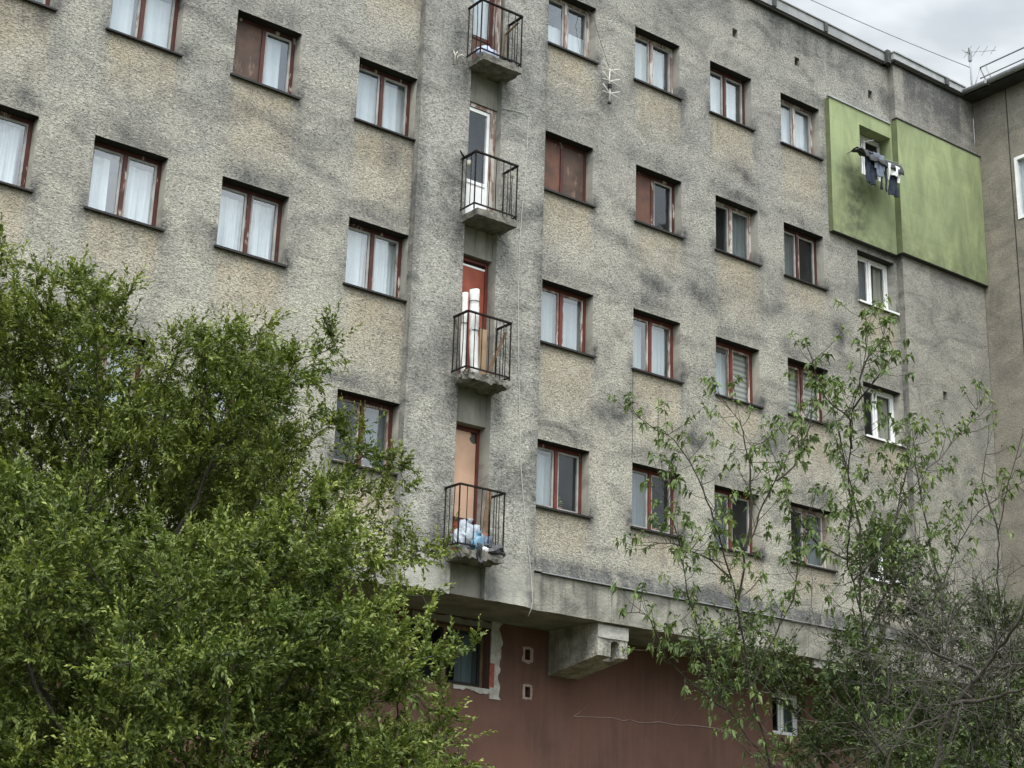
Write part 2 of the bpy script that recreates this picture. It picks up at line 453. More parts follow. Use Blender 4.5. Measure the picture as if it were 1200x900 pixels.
def rough_box(x0, x1, y0, y1, z0, z1, step, amp, seed):
    """a box whose surface is broken up by noise"""
    bm = bmesh.new()
    bmesh.ops.create_cube(bm, size=1.0)
    for v in bm.verts:
        v.co = Vector((x0 + (v.co.x + .5) * (x1 - x0), y0 + (v.co.y + .5) * (y1 - y0), z0 + (v.co.z + .5) * (z1 - z0)))
    for ax, ln in enumerate((x1 - x0, y1 - y0, z1 - z0)):
        n = max(1, int(ln / step))
        if n > 1:
            ed = [e for e in bm.edges if abs((e.verts[0].co - e.verts[1].co)[ax]) > ln * .99]
            bmesh.ops.subdivide_edges(bm, edges=ed, cuts=n - 1, use_grid_fill=True)
    for v in bm.verts:
        p = v.co * 9 + Vector((seed, seed * 2, seed * 3))
        v.co += mnoise.noise_vector(p) * amp + mnoise.noise_vector(p * 2.7) * amp * .5
    bmesh.ops.recalc_face_normals(bm, faces=bm.faces)
    me = bpy.data.meshes.new('rough'); bm.to_mesh(me); bm.free()
    return me

def axis_steps(a, b, cuts, step):
    pts = sorted({round(a, 4), round(b, 4)} | {round(c, 4) for c in cuts if a < c < b})
    out = [pts[0]]
    for u, v in zip(pts[:-1], pts[1:]):
        n = max(1, int(round((v - u) / step)))
        out += [u + (v - u) * (i + 1) / n for i in range(n)]
    return np.array(out)

def wall_sheet(name, mat, x0, x1, z0, z1, y, holes, step, wear_shade, parent, tunnel=.3, axis='y', edge_jag=0.0, flip=False):
    """plane wall with openings (holes: x0,x1,z0,z1[,depth]) and their reveals; wear(X,Y,Z)->(n,4)"""
    xs = axis_steps(x0, x1, [h[0] for h in holes] + [h[1] for h in holes], step)
    zs = axis_steps(z0, z1, [h[2] for h in holes] + [h[3] for h in holes], step)
    X, Z = np.meshgrid(xs, zs, indexing='xy')
    nx = len(xs)
    V = np.stack([X.ravel(), np.full(X.size, y), Z.ravel()], 1)
    ix, iz = np.meshgrid(np.arange(nx - 1), np.arange(len(zs) - 1), indexing='xy')
    cx = (xs[:-1] + xs[1:]) / 2; cz = (zs[:-1] + zs[1:]) / 2
    keep = np.ones(ix.shape, bool)
    for h in holes:
        keep &= ~(((cx > h[0]) & (cx < h[1]))[None, :] & ((cz > h[2]) & (cz < h[3]))[:, None])
    a = (iz * nx + ix)[keep]
    F = np.stack([a, a + 1, a + nx + 1, a + nx], 1)
    vs, fs, n0 = [V], [F], len(V)
    for h in holes:
        d = h[4] if len(h) > 4 else tunnel
        if d <= 0: continue
        for (p, q2) in (((h[0], h[2]), (h[0], h[3])), ((h[1], h[3]), (h[1], h[2])), ((h[0], h[3]), (h[1], h[3])), ((h[1], h[2]), (h[0], h[2]))):
            n = max(2, int(math.hypot(q2[0] - p[0], q2[1] - p[1]) / .08))
            tt = np.linspace(0, 1, n + 1)
            px = p[0] + (q2[0] - p[0]) * tt; pz = p[1] + (q2[1] - p[1]) * tt
            A = np.stack([px, np.full(n + 1, y), pz], 1); B = np.stack([px, np.full(n + 1, y + d), pz], 1)
            vs += [A, B]
            i = np.arange(n)
            fs.append(np.stack([n0 + i, n0 + i + 1, n0 + n + 1 + i + 1, n0 + n + 1 + i], 1)); n0 += 2 * (n + 1)
    V = np.concatenate(vs); F = np.concatenate(fs)
    global NWALL
    NWALL = nx * len(zs); wr = wear_shade(V)
    if edge_jag:
        low = np.abs(V[:, 2] - z0) < .02
        rr = np.array([mnoise.noise(Vector((p[0] * 4, 1.3, 0))) + .5 * mnoise.noise(Vector((p[0] * 14, 5.3, 0))) for p in V[low]])
        V[low, 2] += rr * edge_jag
    if axis == 'x':   # wall that faces -X: local x runs along -Y
        V = np.stack([V[:, 1], -V[:, 0], V[:, 2]], 1)
    return link(name, np_mesh(name, V, F, mat, attrs={'wear_shade': ('FLOAT_COLOR', wr)}), parent)


# ------------------------------------------------------------------ ground
gm = MB(); gm.quad((-300, -300, 0), (300, -300, 0), (300, 300, 0), (-300, 300, 0))
g_o = gm.build('ground', M['ground']); g_o['kind'] = 'structure'

# ------------------------------------------------------------------ apartment block
BLD = thing('apartment_building', 'grey stucco apartment block with narrow balconies and a maroon ground floor', 'apartment building', (0, 0, 0))
WW, WH = 1.12, 1.11
SILLZ = {1: 16.5, 2: 13.69, 3: 10.9, 4: 8.1}
CX = {'L0': -8.47, 'La': -6.53, 'Lb': -4.53, 'Lc': -2.34, 'C1': 1.45, 'C2': 3.52, 'C3': 5.50, 'C4': 7.38, 'C5': 9.50}
TWEAK = {('C2', 2): (.04, 0), ('C2', 1): (0, .01), ('C3', 1): (-.06, 0), ('C3', 2): (.05, .01), ('C3', 3): (.02, -.03), ('C3', 4): (-.05, -.03),
         ('C4', 3): (.02, .01), ('C1', 2): (-.02, -.02), ('C1', 3): (.03, 0), ('C5', 2): (.0, .02), ('C5', 3): (.02, .02)}
ROOF_Z = 19.42
SOFF = 6.40
BX0, BX1, BY = -1.23, 1.35, -.15
EX0, EX1 = 10.72, 13.40
NX0, NX1 = -.26, .40            # niche of the balcony doors
MY = 1.30                        # maroon ground-floor wall

wins = {}
for c in CX:
    for r in SILLZ:
        dx, dz = TWEAK.get((c, r), (0, 0))
        wins[(c, r)] = (CX[c] + dx, SILLZ[r] + dz)
holes = [(x, x + WW, z, z + WH) for (x, z) in wins.values()]
holes += [(x - .07, x + .07, z - .10, z + .10, .3) for x, z in ((6.13, 18.46), (7.89, 18.48), (10.12, 18.52))]
rngv = np.random.default_rng(5)
sill_len = {k: rngv.uniform(.7, 1.5) for k in wins}
blot = [(2.85, 16.0, .32, .40, 0), (-3.0, 12.62, .55, .10, -.28), (-7.5, 13.6, .30, .35, 0), (-1.6, 13.3, .25, .3, 0), (4.9, 9.9, .5, .16, -.2), (6.9, 10.2, .4, .2, .3), (2.9, 9.9, .4, .22, .2),
        (5.1, 12.7, .5, .2, -.3), (3.3, 13.2, .5, .14, -.2), (-4.0, 13.2, .5, .12, -.25), (7.0, 12.9, .4, .2, .2), (-5.6, 14.6, .35, .16, .2), (-2.6, 14.9, .4, .1, -.3),
        (-5.9, 15.2, .14, .55, 0), (4.0, 12.6, .5, .15, -.3), (6.4, 15.4, .35, .16, -.3), (8.9, 12.9, .25, .35, 0)]

def wear_shade_front(V):
    x, z = V[:, 0], V[:, 2]; n = len(V)
    w = np.zeros((n, 4)); inside = np.arange(n) >= NWALL
    for k, (wx, wz) in wins.items():
        L = sill_len[k]
        side = np.clip((x - wx + .03) / .12, 0, 1) * np.clip((wx + WW + .05 - x) / .14, 0, 1)
        down = np.clip((wz - z) / .06, 0, 1) * np.clip((wz - z - L * .0) / .01, 0, 1) * np.clip(1 - (wz - z) / L, 0, 1) ** .6
        w[:, 0] = np.maximum(w[:, 0], side * down * .95)
        w[:, 1] = np.maximum(w[:, 1], .40 * side * np.clip((wz - z) / .02, 0, 1) * np.exp(-np.clip(wz - z, 0, 9) / .16))  # shade just beneath the sill, painted as a fading darker band
        # soot at the sill's ends, above the lintel and as a drip from the sill corners
        for ex, amp in ((wx - .04, .7), (wx + WW + .05, 1.0)):
            w[:, 1] = np.maximum(w[:, 1], amp * np.exp(-((x - ex) / .10) ** 2 - ((z - wz - .06) / .20) ** 2))
            w[:, 1] = np.maximum(w[:, 1], .45 * amp * np.exp(-((x - ex) / .05) ** 2) * np.clip((wz - z) / .05, 0, 1) * np.clip(1 - (wz - z) / .8, 0, 1))
        w[:, 1] = np.maximum(w[:, 1], .42 * np.exp(-((x - wx - WW / 2) / .75) ** 4 - ((z - wz - WH - .16) / .20) ** 2))
        dr = random.Random(int(wx * 100 + wz * 10))
        for _ in range(3):
            ex, ln = wx + dr.uniform(.0, WW), dr.uniform(.35, 1.1)
            w[:, 1] = np.maximum(w[:, 1], dr.uniform(.22, .5) * np.exp(-((x - ex) / .055) ** 2) * np.clip((wz - z) / .05, 0, 1) * np.clip(1 - (wz - z) / ln, 0, 1))
        # dirty reveal; sooty lintel underside, its shade painted in near-black
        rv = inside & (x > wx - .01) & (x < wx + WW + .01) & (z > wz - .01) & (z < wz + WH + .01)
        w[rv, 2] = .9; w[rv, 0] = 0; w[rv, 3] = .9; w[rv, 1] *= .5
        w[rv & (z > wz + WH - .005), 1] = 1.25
        low = rv & (z < wz + .25) & (z > wz + .005); w[low, 1] = np.maximum(w[low, 1], (1 - (z[low] - wz) / .25) * .8)
    for bx, bz, sx, sz, a in blot:
        dx, dz = x - bx, z - bz
        u = dx * math.cos(a) + dz * math.sin(a); v = -dx * math.sin(a) + dz * math.cos(a)
        w[:, 1] = np.maximum(w[:, 1], .75 * np.exp(-(u / sx) ** 2 - (v / sz) ** 2))
    w[:, 1] = np.maximum(w[:, 1], .85 * np.clip((z - 17.9) / 1.4, 0, 1) ** 1.3 * np.clip(.55 + .9 * np.array([mnoise.noise(Vector((p * 1.7, 3.3, 0))) for p in x]), .1, 1.2))
    w[:, 1] = np.maximum(w[:, 1], .95 * np.exp(-((z - 7.12) / .17) ** 2) * (x > 1.2))
    w[:, 3] = np.clip((z - 9.5) / 5.5, 0, 1) * .75
    return w

wall_holes = holes + [(BX0, BX1, SOFF - 1, ROOF_Z + 1, 0), (EX0, EX1 + 1, SOFF - 1, ROOF_Z + 1, 0)]
wall_sheet('stucco_wall', M['stucco'], -12.0, 13.4, SOFF, ROOF_Z, 0.0, wall_holes, .085, wear_shade_front, BLD)

def wear_bay(V):
    x, z = V[:, 0], V[:, 2]; w = np.zeros((len(V), 4))
    w[:, 3] = np.clip((z - 9.0) / 6, 0, 1) * .75
    for zs in (15.28, 12.48, 9.70, 6.90):
        w[:, 1] = np.maximum(w[:, 1], .7 * np.exp(-((np.abs(x - .07) - .42) / .16) ** 2) * np.exp(-((z - zs + .15) / .45) ** 2))
        w[:, 1] = np.maximum(w[:, 1], .6 * np.exp(-((x + .55) / .22) ** 2) * np.exp(-((z - zs - .5) / .5) ** 2))
    w[:, 1] = np.maximum(w[:, 1], .5 * np.clip((z - 18.4) / 1, 0, 1))
    w[:, 2] = np.maximum(w[:, 2], np.clip((7.2 - z) / .6, 0, .75))
    w[:, 1] = np.maximum(w[:, 1], .35 * np.exp(-((z - 8.4) / .3) ** 2))
    br2 = random.Random(77)
    for _ in range(16):
        bx, bz, sx, sz = br2.uniform(BX0, BX1), br2.uniform(7.5, 18.5), br2.uniform(.2, .5), br2.uniform(.18, .6)
        w[:, 1] = np.maximum(w[:, 1], br2.uniform(.25, .6) * np.exp(-((x - bx) / sx) ** 2 - ((z - bz) / sz) ** 2))
    for ex in (BX0 + .03, BX1 - .03): w[:, 1] = np.maximum(w[:, 1], .45 * np.exp(-((x - ex) / .09) ** 2))
    return w
wall_sheet('stair_bay_wall', M['bay'], BX0, BX1, SOFF, ROOF_Z, BY, [(NX0, NX1, SOFF - 1, ROOF_Z + 1, 0)], .085, wear_bay, BLD, edge_jag=.025)

def wear_end(V):
    x, z = V[:, 0], V[:, 2]; w = np.zeros((len(V), 4))
    w[:, 1] = np.clip((z - 17.8) / 1.2, 0, 1) * np.where((x > 11.0) & (x < 12.95), .85, .2)
    w[:, 3] = np.clip((z - 10) / 6, 0, 1) * .5
    return w
wall_sheet('end_wall', M['end'], EX0, EX1, SOFF, ROOF_Z, BY, [(11.80, 11.93, 12.12, 12.30, .2)], .085, wear_end, BLD)

# returns of the projecting bays, with dark shading put into their colour
def strip_x(name, mat, x, y0, y1, z0, z1, soot_shade, smooth=.3):
    zs = np.linspace(z0, z1, int((z1 - z0) / .1)); n = len(zs)
    V = np.concatenate([np.stack([np.full(n, x), np.full(n, y), zs], 1) for y in (y0, y1)])
    i = np.arange(n - 1); F = np.stack([i, i + n, i + n + 1, i + 1], 1)
    w = np.zeros((2 * n, 4)); w[:, 1] = soot_shade; w[:, 2] = smooth
    return link(name, np_mesh(name, V, F, mat, attrs={'wear_shade': ('FLOAT_COLOR', w)}), BLD)
strip_x('bay_return', M['bay'], BX0, 0, BY, SOFF, ROOF_Z, .55)
strip_x('bay_return', M['bay'], BX1, BY, 0, SOFF, ROOF_Z, .3)
strip_x('bay_return', M['end'], EX0, 0, BY, SOFF, ROOF_Z, .55)
# niche of the balcony doors: cheeks and back panels
strip_x('niche_cheek', M['bay'], NX0, .30, BY, SOFF, ROOF_Z, .5, 1.0)
strip_x('niche_cheek', M['bay'], NX1, BY, .30, SOFF, ROOF_Z, .32, 1.0)
NY = -.03
DOORS = {'B1': (15.40, 17.55), 'B2': (12.60, 14.76), 'B3': (9.82, 12.00), 'B4': (7.02, 9.16)}
zz = [SOFF + .006]
for k in ('B4', 'B3', 'B2', 'B1'): zz += list(DOORS[k])
zz.append(ROOF_Z - .004)
pm_mat = mat_noise('smooth_panel', (.24, .232, .195), (.17, .165, .14), 3.0, bump=.2, streak=.7, dirt=(.08, .078, .068))
for a, b2 in zip(zz[0::2], zz[1::2]):
    pm = MB(); pm.box(NX0 + .002, NX1 - .002, NY, .29, a, b2); pm.build('lintel_panel', pm_mat, BLD)

# concrete band, sloped weathering and flashing above the overhang
cb = MB(); cb.box(BX1 + .004, EX1, -.06, .0 - .004, SOFF, 7.0)
me = rough_box(BX1 + .004, EX1, -.055, .25, SOFF, 6.985, .16, .012, 3.1); me.materials.append(M['concrete'])
link('concrete_band', me, BLD)
def wear_slope(V):
    w = np.zeros((len(V), 4)); w[:, 1] = .9 + .25 * np.array([mnoise.noise(Vector((p * 2.3, q2 * 9, 4))) for p, q2 in zip(V[:, 0], V[:, 2])]); return w
n = 150; xs = np.linspace(BX1 + .002, EX1, n)
V = np.concatenate([np.stack([xs, np.full(n, y), np.full(n, z)], 1) for y, z in ((-.09, 7.01), (-.012, 7.20), (.0, 7.24))])
i = np.arange(n - 1)
F = np.concatenate([np.stack([i + a * n, i + a * n + 1, i + (a + 1) * n + 1, i + (a + 1) * n], 1) for a in (0, 1)])
link('weathered_ledge', np_mesh('weathered_ledge', V, F, M['stucco'], attrs={'wear_shade': ('FLOAT_COLOR', wear_slope(V))}), BLD)
fl = MB(); fl.box(BX1 + .20, EX1, -.115, -.02, 6.992, 7.008)
fl.build('ledge_flashing', M['alu'], BLD)

# soffit, maroon ground floor
so = MB(); so.quad((-12, 0, SOFF), (13.4, 0, SOFF), (13.4, MY + .4, SOFF), (-12, MY + .4, SOFF))
so.quad((BX0, BY, SOFF), (BX1, BY, SOFF), (BX1, 0, SOFF), (BX0, 0, SOFF)); so.quad((EX0, BY, SOFF), (EX1, BY, SOFF), (EX1, 0, SOFF), (EX0, 0, SOFF))
so.build('soffit', M['soffit'], BLD)
GW = [(.05, 1.62, 5.30, 6.28), (8.16, 9.02, 5.20, 6.0)]
GH = [(2.39, 5.95), (2.41, 5.34)]
zero = lambda V: np.zeros((len(V), 4))
wall_sheet('ground_floor_wall', M['maroon'], -12, 13.4, 0, SOFF, MY, GW + [(x - .055, x + .055, z - .085, z + .085, .3) for x, z in GH], .6, zero, BLD)
random.seed(4)
def patch(name, outline, y, th, mat):
    mb = MB(); k = len(outline)
    mb.poly([(x, y - th, z) for x, z in outline])
    for i in range(k):
        a, c = outline[i], outline[(i + 1) % k]
        mb.quad((a[0], y - th, a[1]), (c[0], y - th, c[1]), (c[0], y, c[1]), (a[0], y, a[1]))
    return mb.build(name, mat, BLD)
def ring_patch(name, x0, x1, z0, z1, grow, jag, y, th, mat, sides='lrtb'):
    """broken plaster round an opening, one strip for each side"""
    mb = MB()
    def strip(p, q2, nrm):
        n = 26
        for i in range(n):
            t0, t1 = i / n, (i + 1) / n
            def pt(tv):
                x = p[0] + (q2[0] - p[0]) * tv; z = p[1] + (q2[1] - p[1]) * tv
                g2 = grow + jag * (mnoise.noise(Vector((x * 5, z * 5, 2.2))) + .5 * mnoise.noise(Vector((x * 17, z * 17, 7.2))))
                return (x, z), (x + nrm[0] * g2, z + nrm[1] * g2)
            a, b2 = pt(t0); c, d = pt(t1)
            mb.quad((a[0], y - th, a[1]), (c[0], y - th, c[1]), (d[0], y - th, d[1]), (b2[0], y - th, b2[1]))
            mb.quad((b2[0], y - th, b2[1]), (d[0], y - th, d[1]), (d[0], y, d[1]), (b2[0], y, b2[1]))
            mb.quad((a[0], y - th, a[1]), (c[0], y - th, c[1]), (c[0], y, c[1]), (a[0], y, a[1]))
    e = grow * .8
    if 'r' in sides: strip((x1, z0 - e), (x1, z1 + e), (1, 0))
    if 'l' in sides: strip((x0, z0 - e), (x0, z1 + e), (-1, 0))
    if 't' in sides: strip((x0, z1), (x1, z1), (0, 1))
    if 'b' in sides: strip((x0, z0), (x1, z0), (0, -1))
    return mb.build(name, mat, BLD)
ring_patch('plaster_surround', .05, 1.62, 5.30, 6.28, .19, .09, MY, .022, M['plaster'], 'r')
ring_patch('plaster_surround', .9, 1.62, 5.30, 6.28, .06, .05, MY, .020, M['plaster'], 'b')
ring_patch('plaster_surround', .05, 1.62, 5.30, 6.28, .095, .03, MY, .018, M['soffit'], 't')
bk = MB(); bk.box(1.605, 1.70, MY - .026, MY - .002, 5.33, 5.72); bk.build('exposed_brick', M['brick'], BLD)
for x, z in GH:
    ring_patch('vent_surround', x - .055, x + .055, z - .085, z + .085, .045, .03, MY, .008, mat_noise('pinkish_plaster', (.34, .26, .23), (.26, .19, .17), 12) if x < 2.4 else bpy.data.materials['pinkish_plaster'])

# corbel under the overhang
cx0, cx1 = 2.84, 3.48
sx0, sx1, sz1 = 3.12, 3.30, 6.13
co = MB()
yf, yb, zf, zb = .045, MY, 5.87, 5.66
co.quad((cx0, yf, zf), (cx0, yf, SOFF - .002), (cx0, yb, SOFF - .002), (cx0, yb, zb))
co.quad((cx1, yf, zf), (cx1, yb, zb), (cx1, yb, SOFF - .002), (cx1, yf, SOFF - .002))
co.quad((cx0, yf, zf), (sx0, yf, zf), (sx0, yf, SOFF - .002), (cx0, yf, SOFF - .002))
co.quad((sx1, yf, zf), (cx1, yf, zf), (cx1, yf, SOFF - .002), (sx1, yf, SOFF - .002))
arch = [(sx0 + (sx1 - sx0) * (.5 - .5 * math.cos(a)), sz1 - .06 + .06 * math.sin(a)) for a in np.linspace(0, math.pi, 9)]
co.poly([(x, yf, z) for x, z in arch] + [(sx1, yf, SOFF - .002), (sx0, yf, SOFF - .002)])
sd = .22; zs_ = zf + (zb - zf) * sd / (yb - yf)
co.quad((sx0, yf, zf), (sx0, yf, sz1 - .06), (sx0, yf + sd, sz1 - .06), (sx0, yf + sd, zs_))
co.quad((sx1, yf, zf), (sx1, yf, sz1 - .06), (sx1, yf + sd, sz1 - .06), (sx1, yf + sd, zs_))
for a, c in zip(arch[:-1], arch[1:]): co.quad((a[0], yf, a[1]), (c[0], yf, c[1]), (c[0], yf + sd, c[1]), (a[0], yf + sd, a[1]))
co.poly([(sx0, yf + sd, zs_)] + [(x, yf + sd, z) for x, z in arch] + [(sx1, yf + sd, zs_)])
co.quad((cx0, yf, zf), (sx0, yf, zf), (sx0, yf + sd, zs_), (cx0, yf + sd, zs_)); co.quad((sx1, yf, zf), (cx1, yf, zf), (cx1, yf + sd, zs_), (sx1, yf + sd, zs_))
co.quad((cx0, yf + sd, zs_), (cx1, yf + sd, zs_), (cx1, yb, zb), (cx0, yb, zb))
cor = co.build('corbel', mat_noise('corbel_concrete', (.40, .38, .325), (.17, .162, .14), 3.2, .38, .62, bump=.9, bscale=18, bd=.04, streak=.7, dirt=(.10, .095, .085)), BLD)
me = rough_box(cx0 - .006, cx1 + .006, yf - .022, yf - .004, 6.16, 6.37, .05, .006, 8.8); me.materials.append(M['plaster'])
link('mortar_cap', me, cor)

# white fascia boards further along the overhang
for (x0, x1, z) in ((4.6, 6.6, 6.45), (7.9, 9.4, 6.36)):
    me = rough_box(x0, x1, .02, .06, z - .10, z + .06, .07, .02, x0); me.materials.append(M['plaster']); link('fascia_board', me, BLD)

# shell of the rooms behind the windows
sh = MB()
sh.quad((-12, 7.5, 0), (13.4, 7.5, 0), (13.4, 7.5, ROOF_Z), (-12, 7.5, ROOF_Z))
for x in (-12, 13.39): sh.quad((x, 0, 0), (x, 7.5, 0), (x, 7.5, ROOF_Z), (x, 0, ROOF_Z))
for k in range(5):
    z = 7.22 + 2.8 * k - .11
    if k < 5 and z < 18.9: sh.box(-11.98, 13.38, .30, 7.48, z, z + .2)
for x in (-9.9, -7.2, -5.2, -3.0, -.9, 1.2, 2.95, 5.05, 6.9, 8.9, 10.9): sh.box(x, x + .12, .305, 7.46, SOFF + .05, 19.2)
sh.build('room_shell', M['interior'], BLD)
rf = MB(); rf.box(-12, 13.4, .0, 7.6, ROOF_Z, ROOF_Z + .05); rf.box(BX0, BX1, BY, .0, ROOF_Z, ROOF_Z + .05); rf.box(EX0, EX1, BY, 0, ROOF_Z, ROOF_Z + .05)
rf.build('roof', M['roof'], BLD)

# coping
cp = MB(); cp.box(-12, EX0 - .12, -.11, .25, ROOF_Z - .01, 19.62); cp.box(-12, EX0 - .10, -.135, .26, 19.62, 19.645)
cp.build('coping', M['coping'], BLD)
cq = MB(); cq.box(EX0 - .10, 13.0, -.27, .2, 19.45, 19.60); cq.box(EX0 - .12, 13.02, -.30, .21, 19.60, 19.63)
cq.build('coping', M['gutter'], BLD)
for bxs in [(x - .05, x + .05, -.139, -.10, ROOF_Z - .005, 19.63) for x in (1.9, 4.2, 5.75, 7.14, 8.66)] + [(EX0 - .22, EX0 - .115, -.20, .0, ROOF_Z - .06, 19.66), (12.30, 12.42, -.305, -.26, 19.44, 19.61)]:
    cj = MB(); cj.box(*bxs); cj.build('coping_joint', M['coping_dark'], BLD)
for bxs in ((EX0 - .02, 13.2, -.22, BY - .002, 19.40, 19.447), (-12, EX0 - .01, -.08, -.002, 19.36, ROOF_Z - .012)):
    cu = MB(); cu.box(*bxs); cu.build('coping_drip', M['dark'], BLD)

# green insulation panels
def wear_green(V):
    x, z = V[:, 0], V[:, 2]; w = np.zeros((len(V), 4))
    a = .9 * np.exp(-((x - 9.35) / .5) ** 2) * np.clip((16.9 - z) / .4, 0, 1)
    a = np.maximum(a, np.clip((15.9 - z) / 1.0, 0, 1) * .6 * (x < 10.6)); a = np.maximum(a, .5 * np.clip((15.8 - z) / .8, 0, 1))
    w[:, 0] = w[:, 1] = w[:, 2] = a
    return w
GX0, GZ0, GZ1 = 8.68, 14.97, 17.92
p1 = wall_sheet('insulation_panel', M['green'], GX0, 10.598, GZ0, GZ1, -.12, [(9.58, 10.555, 16.49, 17.60, .28)], .12, wear_green, BLD)
p2 = wall_sheet('insulation_panel', M['green'], 10.60, 13.385, 14.99, 18.02, -.27, [], .12, wear_green, BLD)
e = MB()
e.box(GX0, 10.598, -.1185, -.003, GZ0 - .012, GZ0 - .001); e.build('panel_underside', M['dark'], p1)
e = MB(); e.quad((GX0, -.12, GZ0), (GX0, -.12, GZ1), (GX0, 0, GZ1), (GX0, 0, GZ0)); e.quad((GX0, -.12, GZ1), (10.598, -.12, GZ1), (10.598, 0, GZ1), (GX0, 0, GZ1))
e.build('panel_edge', mat_noise('green_edge', (.15, .17, .085), (.10, .12, .065), 3), p1)
e = MB(); e.box(GX0 - .05, 10.55, -.15, -.09, GZ1, GZ1 + .035); e.build('panel_rail', M['gutter'], p1)
e = MB(); e.quad((10.60, -.27, 14.99), (10.60, -.27, 18.02), (10.60, -.10, 18.02), (10.60, -.10, 14.99)); e.quad((13.385, -.27, 14.99), (13.385, -.27, 18.02), (13.385, BY, 18.02), (13.385, BY, 14.99))
e.build('panel_edge', bpy.data.materials['green_edge'], p2)
for bxs in ((10.60, 13.385, -.268, BY - .002, 14.978, 14.989), (10.58, 13.39, -.29, BY - .002, 18.022, 18.045)):
    e = MB(); e.box(*bxs); e.build('panel_trim', M['dark'], p2)

# ------------------------------------------------------------------ windows (parts of the block)
FY0, FY1 = .185, .245
def frame_mb(w, h, jamb=.058, mull=.062):
    mb = MB(); c = w / 2
    mb.box(0.004, jamb, FY0, FY1, .004, h - .004); mb.box(w - jamb, w - .004, FY0, FY1, .004, h - .004)
    mb.box(jamb, w - jamb, FY0, FY1, h - jamb, h - .005); mb.box(jamb, w - jamb, FY0, FY1, .005, jamb * .85)
    mb.box(c - mull / 2, c + mull / 2, FY0 - .012, FY1 - .004, jamb * .85 + .001, h - jamb - .001)
    return mb
def sash_mb(x0, x1, z0, z1, s=.036):
    mb = MB(); y0, y1 = FY0 + .014, FY1 - .01
    mb.box(x0, x0 + s, y0, y1, z0, z1); mb.box(x1 - s, x1, y0, y1, z0, z1)
    mb.box(x0 + s, x1 - s, y0, y1, z1 - s, z1); mb.box(x0 + s, x1 - s, y0, y1, z0, z0 + s)
    return mb
def fold_cloth(x0, x1, z0, z1, y, amp, freq, seed, gather=0.0):
    nx, nz = 44, 9
    rr = random.Random(seed); ph = [rr.uniform(0, 6.28) for _ in range(4)]; fr = [freq * rr.uniform(.7, 1.3) for _ in range(4)]
    V = []
    for j in range(nz + 1):
        tz = j / nz
        for i2 in range(nx + 1):
            tx = i2 / nx
            x = x0 + (x1 - x0) * tx
            x += gather * (tz - .5) * (tx - .5) * -(x1 - x0)
            y2 = y + amp * (math.sin(fr[0] * x * 6.28 + ph[0] + tz * .8) * .6 + math.sin(fr[1] * 2.1 * x * 6.28 + ph[1] - tz * 1.1) * .4) * (.5 + .5 * (1 - tz) + .2)
            V.append((x, y2, z0 + (z1 - z0) * tz + .01 * math.sin(x * 30 + seed) * (1 - tz)))
    F = [(j * (nx + 1) + i2, j * (nx + 1) + i2 + 1, (j + 1) * (nx + 1) + i2 + 1, (j + 1) * (nx + 1) + i2) for j in range(nz) for i2 in range(nx)]
    return np.array(V), np.array(F)

